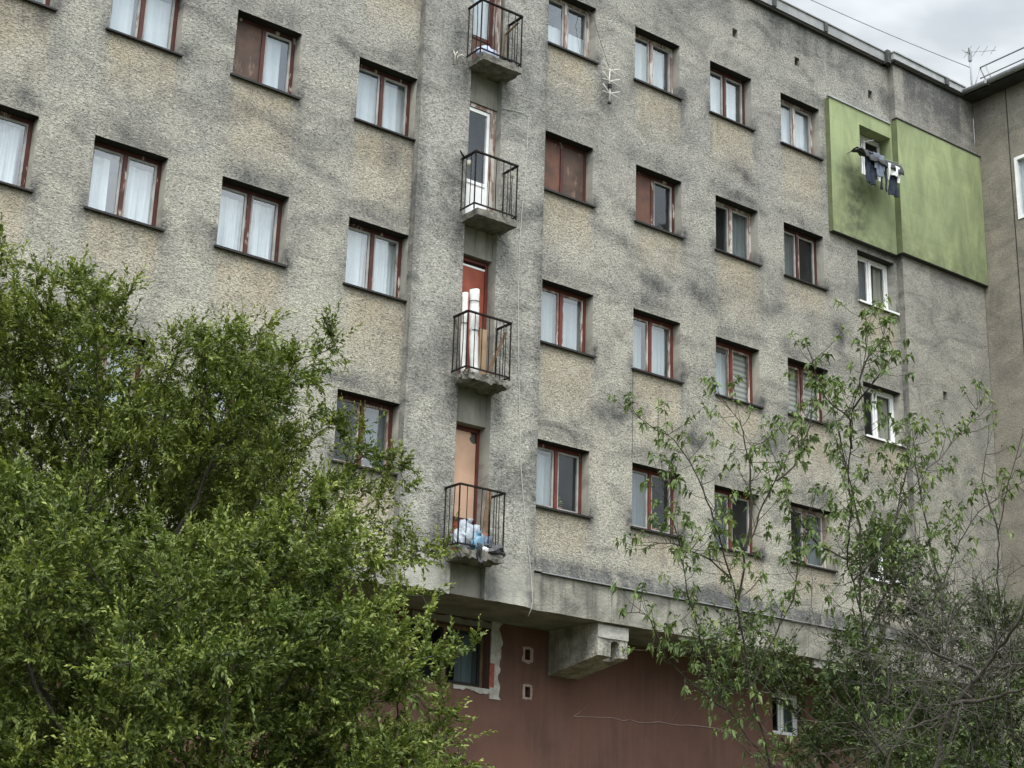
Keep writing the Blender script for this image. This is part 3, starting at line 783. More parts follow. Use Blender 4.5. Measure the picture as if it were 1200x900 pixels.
def make_window(k, x, z, frame, lc, rc, sill='sill', w=WW, h=WH):
    fo = frame_mb(w, h).build('window', frame, BLD, (x, 0, z))
    c = w / 2; seed = (hash_key(k))
    white = frame is M['white_frame']
    halves = ((.062, c - .034, lc), (c + .034, w - .062, rc))
    sm = M['white_frame'] if white else (M['white_wood'] if seed % 3 else M['worn_wood'])
    for (a, b2, what) in halves:
        if what not in ('board', 'board2'):
            sash_mb(a, b2, .055, h - .062).build('sash', sm, fo)
            gl = MB(); gl.quad((a + .034, FY1 - .03, .088), (b2 - .034, FY1 - .03, .088), (b2 - .034, FY1 - .03, h - .095), (a + .034, FY1 - .03, h - .095))
            gl.build('pane', M['glass_clear'] if what in ('dark', 'drape', 'stripe') else M['glass'], fo)
        if what in ('board', 'board2'):
            bb = MB(); bb.box(a - .003, b2 + .003, FY0 + .01, FY0 + .03, .05, h - .056); bb.build('board', M[what], fo)
        elif what in ('sheer', 'flat', 'grey', 'half', 'lace'):
            mat = M['curtain_grey'] if what == 'grey' else M['curtain']
            wr_ = random.Random(seed * 7 + int(a * 100)); top = h - wr_.uniform(.06, .17) if what != 'half' else h * .52
            if wr_.random() < .35: b2 -= (b2 - a) * wr_.uniform(.15, .45)
            elif wr_.random() < .25: a += (b2 - a) * wr_.uniform(.15, .40)
            am, fq = {'sheer': (.030, 5.5), 'flat': (.006, 2), 'grey': (.022, 4), 'half': (.012, 3), 'lace': (.026, 7)}[what]
            V, F = fold_cloth(a - .06, b2 + .06, -.02, top, FY1 + .06, am, fq, seed + int(a * 10))
            link('curtain', np_mesh('curtain', V, F, mat, True), fo)
        elif what == 'drape':
            V, F = fold_cloth(a + (b2 - a) * .45, b2 + .06, -.02, h - .03, FY1 + .06, .03, 6, seed, .2)
            link('curtain', np_mesh('curtain', V, F, M['curtain_grey' if not white else 'curtain_beige'], True), fo)
        elif what == 'dim':
            V, F = fold_cloth(a - .06, b2 + .06, -.02, h - .03, FY1 + .10, .025, 4, seed)
            link('curtain', np_mesh('curtain', V, F, M['curtain_dark'], True), fo)
        elif what == 'stripe':
            bb = MB(); bb.box(a - .05, b2 + .05, FY1 + .04, FY1 + .05, -.02, h); bb.build('blind', M['blind'], fo)
    # sill flashing
    if sill == 'white':
        sb = MB(); n0 = -.03
        sb.box(-.03, w + .05, -.055, .15, -.005, .012); sb.box(-.03, w + .05, -.058, -.052, -.03, .0)
        sb.build('sill', M['white_frame'], fo)
    elif sill:
        dz = (seed % 5) * .002
        sb = MB(); sb.poly([(-.045, -.055, -.012 - dz), (w + .045, -.055, -.014), (w + .045, .152, .012), (-.045, .152, .012)])
        sb.box(-.045, w + .045, -.060, -.052, -.036 - dz, -.010)
        sb.box(-.04, w + .04, -.052, -.001, -.036, -.030)
        sb.build('sill', M['sill'], fo)
    return fo
def hash_key(k): return sum(ord(ch) * (i + 3) for i, ch in enumerate(str(k))) % 97

RW, RB, WO, WF = M['red_wood'], M['red_bright'], M['worn_wood'], M['white_frame']
SPEC = {
 ('L0', 1): (RW, 'sheer', 'sheer'), ('La', 1): (RW, 'flat', 'flat'), ('Lb', 1): (RW, 'flat', 'flat'), ('Lc', 1): (RW, 'flat', 'flat'),
 ('L0', 2): (RW, 'sheer', 'sheer'), ('La', 2): (RW, 'flat', 'flat'), ('Lb', 2): (RW, 'board', 'flat'), ('Lc', 2): (RW, 'flat', 'flat'),
 ('L0', 3): (RW, 'sheer', 'sheer'), ('La', 3): (RW, 'sheer', 'sheer'), ('Lb', 3): (RW, 'lace', 'sheer'), ('Lc', 3): (RW, 'sheer', 'lace'),
 ('L0', 4): (RW, 'sheer', 'sheer'), ('La', 4): (RW, 'grey', 'grey'), ('Lb', 4): (RW, 'grey', 'dark'), ('Lc', 4): (RW, 'dark', 'dim'),
 ('C1', 1): (WO, 'half', 'half'), ('C2', 1): (WO, 'grey', 'grey'), ('C3', 1): (RW, 'lace', 'flat'), ('C4', 1): (WO, 'lace', 'flat'),
 ('C1', 2): (RW, 'board2', 'board'), ('C2', 2): (RW, 'board2', 'dark'), ('C3', 2): (WO, 'dark', 'dim'), ('C4', 2): (RW, 'dim', 'dark'),
 ('C1', 3): (RB, 'grey', 'grey'), ('C2', 3): (RB, 'grey', 'grey'), ('C3', 3): (RB, 'lace', 'stripe'), ('C4', 3): (RW, 'stripe', 'stripe'),
 ('C1', 4): (RB, 'grey', 'dark'), ('C2', 4): (RB, 'dim', 'dark'), ('C3', 4): (RB, 'dim', 'dark'), ('C4', 4): (WO, 'dark', 'dim'),
 ('C5', 1): (WF, 'dark', 'dark'), ('C5', 2): (WF, 'dim', 'drape'), ('C5', 3): (WF, 'dark', 'drape'), ('C5', 4): (WF, 'dark', 'drape'),
}
for k, (x, z) in wins.items():
    fr, lc, rc = SPEC[k]
    make_window(k, x, z, fr, lc, rc, None if k == ('C5', 1) else ('white' if fr is WF and k[0] == 'C5' else 'sill'))
# ground-floor windows
def ground_window(x0, x1, z0, z1, fm, content):
    w, h = x1 - x0, z1 - z0
    fo = frame_mb(w, h).build('window', fm, BLD, (x0, MY, z0))
    for a, b2 in ((.062, w / 2 - .034), (w / 2 + .034, w - .062)):
        sash_mb(a, b2, .055, h - .062).build('sash', M['band'] if fm is not WF else fm, fo)
        gl = MB(); gl.quad((a + .03, FY1 - .03, .08), (b2 - .03, FY1 - .03, .08), (b2 - .03, FY1 - .03, h - .09), (a + .03, FY1 - .03, h - .09)); gl.build('pane', M['glass_dim'], fo)
    V, F = fold_cloth(w * .72, w - .02, 0, h, FY1 + .1, .03, 5, 3)
    link('curtain', np_mesh('curtain', V, F, M['curtain_dark'], True), fo)
    bx = MB(); bx.box(-.1, w + .1, 1.4, 1.45, -.3, h + .3); bx.build('dark_room_wall', M['interior'], fo)
ground_window(*GW[0], M['plank'], 'dim'); ground_window(*GW[1], WF, 'dim')

# ------------------------------------------------------------------ balconies (parts of the block)
RX0, RX1, RY0, RY1 = -.385, .462, BY - .005, -.535
SLABZ = {'B1': 15.28, 'B2': 12.475, 'B3': 9.70, 'B4': 6.90}
BDX = {'B1': .02, 'B2': .02, 'B3': -.01, 'B4': -.03}
for n, (k, zb_) in enumerate(SLABZ.items()):
    dx = BDX[k]
    am = {'B1': .020, 'B2': .012, 'B3': .048, 'B4': .046}[k]
    me = rough_box(-.33 + dx, .47 + dx, -.56, BY + .12, zb_, zb_ + .115, .04, am, 2.3 * n + 1); me.materials.append(M['slab'])
    me.polygons.foreach_set('use_smooth', [False] * len(me.polygons))
    sl = link('balcony', me, BLD)
    rb, rt = zb_ + .185, zb_ + 1.10
    x0, x1 = RX0 + dx, RX1 + dx
    for (zz_, ww, hh, nm) in ((rt, .042, .024, 'handrail'), (rb, .018, .024, 'bottom_rail')):
        r = MB()
        r.bar((x0, BY + .03, zz_), (x0, RY1, zz_), ww, hh); r.bar((x1, BY + .03, zz_), (x1, RY1, zz_), ww, hh); r.bar((x0 - .012, RY1, zz_ + .001), (x1 + .012, RY1, zz_ + .001), ww, hh)
        r.build(nm, M['iron'], sl)
    rr = random.Random(n + 3); nb = 6
    def bal(p, q2, rd, square=False):
        br_ = MB()
        if square: br_.bar(p, q2, rd, rd)
        else:
            p, q2 = Vector(p), Vector(q2); mid = (p + q2) / 2 + Vector((rr.uniform(-.012, .012), rr.uniform(-.01, .01), 0)); br_.tube([p, mid, q2], rd, 5)
        br_.build('baluster', M['iron'], sl)
    for i in range(nb + 1):
        px = x0 + (x1 - x0) * i / nb
        if i in (0, nb): bal((px, RY1, zb_ + .08), (px, RY1, rt), .018, True)
        else: bal((px, RY1, rb), (px, RY1, rt), .0072)
    for px in (x0, x1):
        for i in (1, 2): bal((px, RY1 + (BY - RY1) * i / 3, rb), (px, RY1 + (BY - RY1) * i / 3, rt), .0072)
        bal((px, BY - .02, rb), (px, BY - .02, rt), .014, True)

# balcony doors
DY = {'B1': .03, 'B2': .00, 'B3': .06, 'B4': .13}
def door(k):
    z0, z1 = DOORS[k]; y = DY[k]; x0, x1 = NX0 + .003, NX1 - .003; h = z1 - z0
    fr = MB()
    fmat = {'B1': M['worn_wood'], 'B2': M['worn_wood'], 'B3': M['red_bright'], 'B4': M['red_bright']}[k]
    jw = {'B1': .10, 'B2': .11, 'B3': .055, 'B4': .05}[k]
    fr.box(x0, x0 + .045, y, y + .07, z0, z1 - .002); fr.box(x1 - jw, x1, y, y + .07, z0, z1 - .002); fr.box(x0 + .045, x1 - jw, y, y + .07, z1 - .07, z1 - .003)
    d = fr.build('balcony_door', fmat, BLD, origin=None)
    a, b2 = x0 + .05, x1 - jw - .005
    if k == 'B2':
        s = MB(); y2 = y + .02
        for (u, v, p, q2) in ((a, a + .05, z0 + .02, z1 - .08), (b2 - .055, b2, z0 + .02, z1 - .08), (a + .05, b2 - .055, z1 - .14, z1 - .08), (a + .05, b2 - .055, z0 + .70, z0 + .76), (a + .05, b2 - .055, z0 + .02, z0 + .08)):
            s.box(u, v, y2, y2 + .05, p, q2)
        s.build('door_sash', M['white_frame'], d)
        s = MB(); s.box(a + .05, b2 - .055, y2 + .015, y2 + .03, z0 + .08, z0 + .70); s.build('door_panel', M['white_frame'], d)
        s = MB(); s.quad((a + .05, y2 + .02, z0 + .76), (b2 - .055, y2 + .02, z0 + .76), (b2 - .055, y2 + .02, z1 - .14), (a + .05, y2 + .02, z1 - .14)); s.build('pane', M['glass_clear'], d)
    elif k == 'B1':
        y2 = y + .02; s = MB()
        for (u, v, p, q2) in ((a, a + .045, z0 + .02, z1 - .08), (b2 - .05, b2, z0 + .02, z1 - .08), (a + .045, b2 - .05, z0 + .62, z0 + .68), (a + .045, b2 - .05, z1 - .14, z1 - .08)): s.box(u, v, y2, y2 + .05, p, q2)
        s.build('door_sash', M['red_wood'], d)
        s = MB(); s.box(a + .045, b2 - .05, y2 + .015, y2 + .03, z0 + .05, z0 + .62); s.build('door_panel', M['board2'], d)
        s = MB(); s.quad((a + .045, y2 + .02, z0 + .68), (b2 - .05, y2 + .02, z0 + .68), (b2 - .05, y2 + .02, z1 - .14), (a + .045, y2 + .02, z1 - .14)); s.build('pane', M['glass'], d)
        V, F = fold_cloth(a, b2, z0 + .6, z1 - .1, y + .14, .02, 6, 5); link('curtain', np_mesh('curtain', V, F, M['curtain'], True), d)
        s = MB(); s.box(NX1 - .10, NX1 - .075, -.13, y - .004, z0 + .02, z1 - .3); s.build('open_shutter', M['worn_wood'], d)
    elif k == 'B3':
        s = MB(); s.box(a, b2, y + .02, y + .06, z0 + .02, z1 - .16); s.build('door_panel', M['door_red'], d)
        s = MB(); s.box(a, b2, y + .012, y + .055, z1 - .158, z1 - .125); s.build('draught_strip', M['white_frame'], d)
        s = MB(); s.box(a, b2, y + .065, y + .07, z1 - .124, z1 - .07); s.build('top_gap', M['dark'], d)
        s = MB(); s.tube([(b2 - .06, y + .02, z0 + 1.0), (b2 - .06, y - .03, z0 + 1.0), (b2 - .15, y - .03, z0 + 1.0)], .008, 6); s.build('handle', M['iron'], d)
    else:
        s = MB(); c = (b2 - .125, z1 - .235)
        s.poly([(a, y + .02, z0 + .62), (b2, y + .02, z0 + .62), (b2, y + .02, c[1]), (b2 - .04, y + .02, c[1] - .015), (b2 - .10, y + .02, c[1] + .005), (b2 - .13, y + .02, c[1] + .06), (b2 - .095, y + .02, c[1] + .10), (b2 - .10, y + .02, z1 - .075), (a, y + .02, z1 - .075)])
        s.build('door_panel', M['door_pink'], d)
        s = MB(); s.box(a, b2, y + .04, y + .05, z0 + .6, z1 - .08); s.build('dark_pane', mat_noise('grubby_glass', (.10, .10, .085), (.06, .06, .055), 9, rough=.3, spec=.5), d)
        s = MB(); s.box(a, b2, y + .012, y + .05, z0 + .60, z0 + .66); s.build('door_rail', M['red_wood'], d)
        s = MB(); s.box(a, b2, y + .02, y + .05, z0 + .02, z0 + .598); s.build('door_panel', M['door_red'], d)
    bx = MB(); bx.box(NX0, NX1, .6, .62, z0 - .05, z1 + .05); bx.build('dark_backing', M['interior'], d)
for k in DOORS: door(k)

# ------------------------------------------------------------------ neighbouring wing
WX = 13.40
WING = thing('apartment_wing', 'darker brown-grey wing of flats meeting the block at a right angle, with a projecting eave', 'building', (16, -4, 0))
def w_build(mb, name, mat, parent=WING):
    return mb.build(name, mat, parent, origin=(16, -4, 0) if parent is WING else (16, -4, 0))
def wear_wing(V):
    z = V[:, 2]; w = np.zeros((len(V), 4)); w[:, 1] = .6 * np.clip((z - 18.2) / 1.2, 0, 1); w[:, 2] = .25; return w
wh = [(1.13, 2.35, 16.25, 17.69, .2)]
ww_ = wall_sheet('wing_wall', M['wing'], .155, 9.0, 0, 19.40, WX + .002, wh, .14, wear_wing, WING, axis='x')
ww_.data.transform(Matrix.Translation((-16, 4, 0)))
mb = MB(); mb.quad((WX, -9, 0), (20, -9, 0), (20, -9, 19.4), (WX, -9, 19.4)); mb.quad((20, -9, 0), (20, 1, 0), (20, 1, 19.4), (20, -9, 19.4)); mb.quad((WX + .01, 1, 0), (20, 1, 0), (20, 1, 19.4), (WX + .01, 1, 19.4))
w_build(mb, 'wing_side_wall', M['end'])
for y in (-1.03,):
    mb = MB(); mb.box(WX - .006, WX - .001, y - .012, y + .012, 7, 19.4); w_build(mb, 'wall_joint', M['dark'])
mb = MB()
y0, y1 = -2.35, -1.13
fx0, fx1 = WX - .02, WX + .09
for (a, b2, c, d) in ((y0, y0 + .07, 16.25, 17.69), (y1 - .07, y1, 16.25, 17.69), (y0 + .07, y1 - .07, 17.62, 17.69), (y0 + .07, y1 - .07, 16.25, 16.32), ((y0 + y1) / 2 - .035, (y0 + y1) / 2 + .035, 16.32, 17.62)): mb.box(fx0, fx1, a, b2, c, d)
wf_ = w_build(mb, 'window', M['white_frame'])
mb = MB(); mb.quad((WX + .04, y0 + .07, 16.32), (WX + .04, y1 - .07, 16.32), (WX + .04, y1 - .07, 17.62), (WX + .04, y0 + .07, 17.62)); mb.build('pane', M['glass'], wf_, origin=(16, -4, 0))
mb = MB(); mb.quad((WX + .10, y0, 16.25), (WX + .10, y1, 16.25), (WX + .10, y1, 17.69), (WX + .10, y0, 17.69)); mb.build('blind', M['curtain'], wf_, origin=(16, -4, 0))
# roof, eave and gutter
mb = MB(); mb.poly([(12.98, -9.2, 19.50), (12.98, .30, 19.50), (16.7, .30, 20.75), (16.7, -9.2, 20.75)]); mb.poly([(20.4, -9.2, 19.50), (20.4, .30, 19.50), (16.7, .30, 20.75), (16.7, -9.2, 20.75)])
mb.poly([(12.98, .3, 19.5), (20.4, .3, 19.5), (16.7, .3, 20.75)]); mb.poly([(12.98, -9.2, 19.5), (20.4, -9.2, 19.5), (16.7, -9.2, 20.75)])
w_build(mb, 'roof', M['roof'])
mb = MB(); mb.box(13.03, 20.3, -9.2, .28, 19.395, 19.43); w_build(mb, 'eave_soffit', M['dark'])
mb = MB(); ring = [(12.965 + .075 * math.cos(a), 19.50 + .075 * math.sin(a)) for a in np.linspace(math.pi, 2 * math.pi, 9)]
mb.loft([[(x, y, z) for x, z in ring] + [(x * .98 + 12.965 * .02, y, z + .008) for x, z in reversed(ring)] for y in (-9.2, .30)])
gut = w_build(mb, 'gutter', M['gutter'])
mb = MB()
for y in (-.9, -2.4): mb.box(12.885, 12.895, y - .03, y + .03, 19.42, 19.52)
for y in (-.9, -2.4): mb.box(12.88, 13.05, y - .02, y + .02, 19.418, 19.424)
mb.build('gutter_bracket', M['gutter'], gut, origin=(16, -4, 0))
# snow rail on the wing's roof
mb = MB()
for y in (-.40, -3.2, -6.0):
    mb.tube([(13.15, y, 19.55), (13.42, y, 20.22)], .016, 5); mb.tube([(13.42, y, 20.22), (13.75, y - .02, 19.72)], .016, 5); mb.tube([(13.42, y - .15, 20.2), (13.36, y - .38, 19.62)], .014, 5)
mb.tube([(13.42, -.40, 20.20), (13.42, -9, 20.20)], .018, 6); mb.tube([(13.34, -.45, 19.88), (13.34, -9, 19.88)], .016, 6)
w_build(mb, 'snow_rail', M['alu'])

# television antenna on the wing's roof
AB = Vector((14.5, .62, 19.98))
AN = thing('television_antenna', 'thin grey yagi television antenna on a mast above the wing roof', 'antenna', AB)
mb = MB(); mb.tube([AB, AB + Vector((0, 0, 1.56))], .024, 6); mb.box(AB.x - .035, AB.x + .035, AB.y - .035, AB.y + .035, AB.z + 1.22, AB.z + 1.50); mb.build('mast', M['alu'], AN, origin=AB)
mb = MB(); d = Vector((.75, -.60, .10)).normalized(); s_ = Vector((.55, .70, .10)).normalized()
tp = AB + Vector((0, 0, 1.46)); mb.tube([tp - d * .12, tp + d * .62], .008, 5); mb.build('boom', M['alu'], AN, origin=AB)
mb = MB()
for i, l in enumerate((.34, .30, .26, .22)):
    c = tp + d * (-.05 + i * .2); mb.tube([c - s_ * l * 1.1, c + s_ * l], .005, 4)
c = tp - Vector((.0, 0, .05)); mb.tube([c, c - Vector((.62, .42, .25))], .010, 4); mb.tube([c, c - Vector((.70, .30, .28))], .006, 4)
mb.build('antenna_rod', M['alu'], AN, origin=AB)

# overhead cable across the sky, tied to a mast on the main roof
mast_base = Vector((8.6, 4.2, ROOF_Z + .05))
top = CAM + Vector((0.6333, 0.6100, 0.5577)) * 36.0   # far end of the cable beyond the picture's edge
MP = thing('roof_mast', 'slim grey mast on the flat roof holding the upper end of the overhead cable', 'mast', (top.x, top.y, ROOF_Z + .05))
mb = MB(); mb.tube([(top.x, top.y, ROOF_Z + .05), (top.x, top.y, top.z + .1)], .035, 8); mb.box(top.x - .15, top.x + .15, top.y - .15, top.y + .15, ROOF_Z + .051, ROOF_Z + .09)
mb.build('mast_tube', M['alu'], MP, origin=(top.x, top.y, ROOF_Z + .05))
endp = AB + Vector((0, 0, 1.05))
pts = []
for i in range(25):
    tv = i / 24; p = top.lerp(endp, tv); p.z -= .12 * 4 * tv * (1 - tv) * .5; pts.append(p)
mb = MB(); mb.tube(pts, .010, 5)
tag(mb.build('overhead_cable', M['alu'], None), 'thin grey cable slanting down across the cloudy sky to the roof antenna', 'cable')

# ------------------------------------------------------------------ things on the facade
mb = MB()
yc = BY - .012
cpts = [(.44, yc, 14.77), (.60, yc, 14.80), (.86, yc, 14.83), (.945, yc, 14.80), (.965, yc, 14.70), (.955, yc, 14.2), (.93, yc, 13.6), (.885, yc, 13.0), (.855, yc, 12.35), (.86, yc, 11.6), (.90, yc, 10.6), (.95, yc, 9.6), (1.02, yc, 8.6), (1.14, yc, 7.7), (1.27, yc, 7.0), (1.31, yc - .02, 6.5), (1.30, yc - .01, 6.38), (1.275, yc + .04, 6.26)]
mb.tube(cpts, .0058, 5)
tag(mb.build('cable', M['cable_white']), 'pale cable hanging loose down the front of the stair bay', 'cable')
mb = MB(); mb.tube([(3.515, -.012, 10.9), (3.505, -.012, 10.2), (3.515, -.012, 9.35)], .005, 4)
tag(mb.build('cable', M['cable_dark']), 'short dark wire running down the wall below a curtained window sill', 'cable')

# bow-tie antenna hanging from a window
ay, ax = -.13, 2.80
AW = thing('television_antenna', 'white bow-tie television antenna dangling against the wall beside the top window', 'antenna', (ax, ay, 15.72))
mb = MB(); mb.tube([(ax, ay, 15.72), (ax + .012, ay, 15.95), (ax - .01, ay, 16.18), (ax, ay, 16.40)], .013, 6); mb.build('boom', M['antenna_white'], AW, origin=(ax, ay, 15.72))
for zc in (16.37, 16.16, 15.91):
    mb = MB()
    for sx in (-1, 1):
        for sz in (-1, 1):
            c = Vector((ax, ay, zc)); mb.tube([c, c + Vector((sx * .045, -.02, sz * .012)), c + Vector((sx * .20, -.05, sz * .075 + (.03 if sx < 0 else .0)))], .0095, 5)
    mb.build('bow_tie_element', M['antenna_white'], AW, origin=(ax, ay, 15.72))
mb = MB(); mb.box(ax - .028, ax + .028, ay - .03, ay + .02, 16.01, 16.09); mb.box(ax - .03, ax + .03, ay - .02, ay + .02, 15.70, 15.735); mb.build('terminal_box', M['band'], AW, origin=(ax, ay, 15.72))
mb = MB(); mb.tube([(2.42, .10, 17.58), (2.47, -.03, 17.42), (2.58, -.06, 17.05), (2.70, -.09, 16.7), (ax, ay, 16.40)], .005, 4)
tag(mb.build('antenna_cable', M['cable_dark']), 'thin dark lead from the window down to the hanging white antenna', 'cable')
mb = MB(); mb.tube([(4.72, -.02, 17.62), (4.5, -.03, 17.72), (4.2, -.04, 17.55), (4.0, -.03, 17.3)], .004, 4)

# small white bracket at the top balcony
hb = (-.50, BY, 15.30); BRK = thing('wall_bracket', 'small white forked bracket on the wall left of the top balcony slab', 'bracket', hb)
mb = MB(); mb.tube([(-.44, BY - .06, 15.40), (-.50, BY - .05, 15.43), (-.57, BY - .03, 15.38), (-.56, BY - .02, 15.26)], .012, 6); mb.build('fork', M['cream'], BRK, origin=hb)
mb = MB(); mb.tube([(-.66, BY - .03, 15.46), (-.62, BY - .03, 15.38), (-.62, BY - .02, 15.22)], .010, 6); mb.tube([(-.58, BY - .03, 15.47), (-.62, BY - .03, 15.38)], .010, 6); mb.build('prong', M['cream'], BRK, origin=hb)

# --- top balcony (B1): sheet and dark bundle on the floor
def crumple(name, c, r, mat, seed, amp=.35, sub=4, knot=None, parent=None):
    bm = bmesh.new(); bmesh.ops.create_icosphere(bm, subdivisions=sub, radius=1)
    for v in bm.verts:
        p = v.co.copy(); k = 1 + amp * (mnoise.noise(p * 1.6 + Vector((seed, 0, 0))) + .6 * abs(mnoise.noise(p * 3.7 + Vector((0, seed, 0)))) - .3 * abs(mnoise.noise(p * 8 + Vector((0, 0, seed)))))
        v.co = Vector((p.x * r[0] * k, p.y * r[1] * k, max(p.z * r[2] * k, -r[2] * .82)))
    if knot:
        bmesh.ops.create_cone(bm, segments=10, radius1=.02, radius2=.05, depth=.10, matrix=Matrix.Translation((knot[0], knot[1], knot[2])) @ Matrix.Rotation(.3, 4, 'X'), cap_ends=True)
    me = bpy.data.meshes.new(name); bm.to_mesh(me); bm.free()
    me.polygons.foreach_set('use_smooth', [i % 1 == 0 for i in range(len(me.polygons))])
    me.materials.append(mat)
    return link(name, me, parent, c)
def drape_sheet(name, x0, x1, y0, y1, z, mat, seed, amp=.03):
    nx, ny = 22, 14; V = []; F = []
    for j in range(ny + 1):
        for i in range(nx + 1):
            x = x0 + (x1 - x0) * i / nx; y = y0 + (y1 - y0) * j / ny
            V.append((x, y, z + amp * (mnoise.noise(Vector((x * 6, y * 6, seed))) + .5 * abs(mnoise.noise(Vector((x * 15, y * 15, seed)))) + .5)))
    for j in range(ny):
        for i in range(nx): F.append((j * (nx + 1) + i, j * (nx + 1) + i + 1, (j + 1) * (nx + 1) + i + 1, (j + 1) * (nx + 1) + i))
    bm = bmesh.new(); vs = [bm.verts.new(v) for v in V]
    for f in F: bm.faces.new([vs[i] for i in f])
    me = bpy.data.meshes.new(name); bm.to_mesh(me); bm.free(); me.materials.append(mat)
    o = link(name, me); md = o.modifiers.new('thickness', 'SOLIDIFY'); md.thickness = .006
    return o
zt = SLABZ['B1'] + .125
tag(crumple('plastic_sack', (-.10, -.36, zt + .10), (.22, .13, .13), M['sheet'], 3.3, .25), 'pale blue plastic sack slumped on the top balcony floor', 'sack')
tag(crumple('cloth_bundle', (.20, -.42, zt + .045), (.13, .10, .06), M['black_cloth'], 7.3, .4), 'dark rag bundle at the front of the top balcony', 'rag')
mb = MB(); mb.bar((.37, -.20, zt + .72), (.43, -.49, zt + .86), .03, .02); mb.bar((.37, -.22, zt + .71), (.36, -.16, zt + .02), .03, .02)
tag(mb.build('wooden_strut', M['plank']), 'weathered wooden strut leaning in the right corner of the top balcony', 'strut')

# --- second balcony (B2): two pots hung on the rail
zt2 = SLABZ['B2']
for i, (x, y, lab) in enumerate(((RX0 + .045, RY1 + .22, 'small cream pot hanging at the left end of the second balcony rail'), (RX1 - .02, RY1 + .10, 'small cream pot hanging at the right end of the second balcony rail'))):
    P = Vector((x, y, zt2 + .92)); root = thing('hanging_pot', lab, 'pot', P, 'pots hung on the balcony rail')
    prof = [(.030, 0), (.037, .05), (.042, .09), (.042, .095), (.036, .095), (.034, .06)]
    mb = MB(); mb.loft([[(P.x + r * math.cos(a), P.y + r * math.sin(a), P.z + h) for a in np.linspace(0, 2 * math.pi, 15)[:-1]] for r, h in prof]); mb.build('pot_body', M['cream'], root, origin=P)
    mb = MB(); mb.tube([P + Vector((-.042, 0, .08)), P + Vector((-.03, 0, .17)), P + Vector((0, 0, .185)), P + Vector((.03, 0, .17)), P + Vector((.042, 0, .08))], .004, 5); mb.build('wire_handle', M['iron'], root, origin=P)
mb = MB(); mb.tube([(-.36, BY - .06, zt2 + 1.10), (-.42, BY - .07, zt2 + 1.14), (-.46, BY - .07, zt2 + 1.20)], [.012, .018, .012], 6)
tag(mb.build('rail_hook', M['iron']), 'dark hook curling off the left end of the second balcony rail', 'hook')

# --- third balcony (B3): rolled foam, boards, rubble
z3 = SLABZ['B3'] + .125
def roll(name, base, top_, r, mat, lab, bands):
    base, top_ = Vector(base), Vector(top_); root = thing(name, lab, 'roll', base)
    d = (top_ - base); a = d.cross(Vector((0, 1, 0))).normalized(); b2 = d.cross(a).normalized()
    rings = []
    for i in range(15):
        tv = i / 14; c = base + d * tv + a * .012 * math.sin(tv * 5)
        rings.append([c + (a * math.cos(th) + b2 * math.sin(th)) * r * (1 + .08 * math.sin(th * 2 + tv * 3) + .03 * math.sin(th * 5) - (.12 if any(abs(tv - bb) < .04 for bb in bands) else 0)) for th in np.linspace(0, 2 * math.pi, 21)[:-1]])
    mb = MB(); mb.loft(rings); mb.build('roll_body', mat, root, origin=base)
    mb = MB(); sp = []
    for i in range(40):
        th = i * .45; rr2 = r * .92 * (1 - i / 44); sp.append(top_ + (a * math.cos(th) + b2 * math.sin(th)) * rr2 + d.normalized() * .004)
    mb.tube(sp, .003, 4); mb.build('roll_end', M['coping_dark'], root, origin=base)
    for bb in bands:
        c = base + d * bb; mb = MB(); mb.tube([c + (a * math.cos(th) + b2 * math.sin(th)) * (r * 1.02) for th in np.linspace(0, 2 * math.pi, 21)], .007, 4); mb.build('tie', M['band'], root, origin=base)
roll('foam_roll', (-.10, -.36, z3), (-.205, -.40, z3 + 1.42), .072, M['paper'], 'tall thick white foam roll tied with black bands on the third balcony', (.52, .86))
roll('foam_roll', (-.275, -.30, z3), (-.325, -.32, z3 + 1.36), .045, M['paper'], 'thinner grey-white roll standing left of the thick roll on the third balcony', (.62,))
mb = MB(); mb.bar((.08, -.42, z3 + .0), (.41, -.47, z3 + .83), .045, .02)
tag(mb.build('wooden_pole', M['plank']), 'brown wooden pole leaning diagonally across the third balcony railing', 'pole')
mb = MB(); mb.box(.02, .16, -.30, -.27, z3, z3 + .85)
bo = mb.build('leaning_board', M['tan_board'], bevel=.004); tag(bo, 'tan wooden board standing behind the white rolls on the third balcony', 'board')
RUB = thing('rubble_heap', 'crumbled debris and torn scraps along the left edge of the third balcony', 'rubble', (-.33, -.40, z3 - .03))
rr = random.Random(9)
for i in range(22):
    u = rr.random(); x = -.42 + .5 * u ** 1.6; s2 = rr.uniform(.018, .042)
    me = rough_box(-s2, s2, -s2 * .8, s2 * .8, -s2 * .6, s2 * .6, s2 * .7, s2 * .5, i * 3.1); me.materials.append(M['rubble'] if i % 3 else M['plaster'])
    o = link('rubble_chunk', me, RUB, (x + .33, rr.uniform(-.56, -.28) + .40, rr.uniform(0, .05) - (.06 if x < -.36 else 0))); o.rotation_euler = (rr.uniform(0, 3), rr.uniform(0, 3), rr.uniform(0, 3))

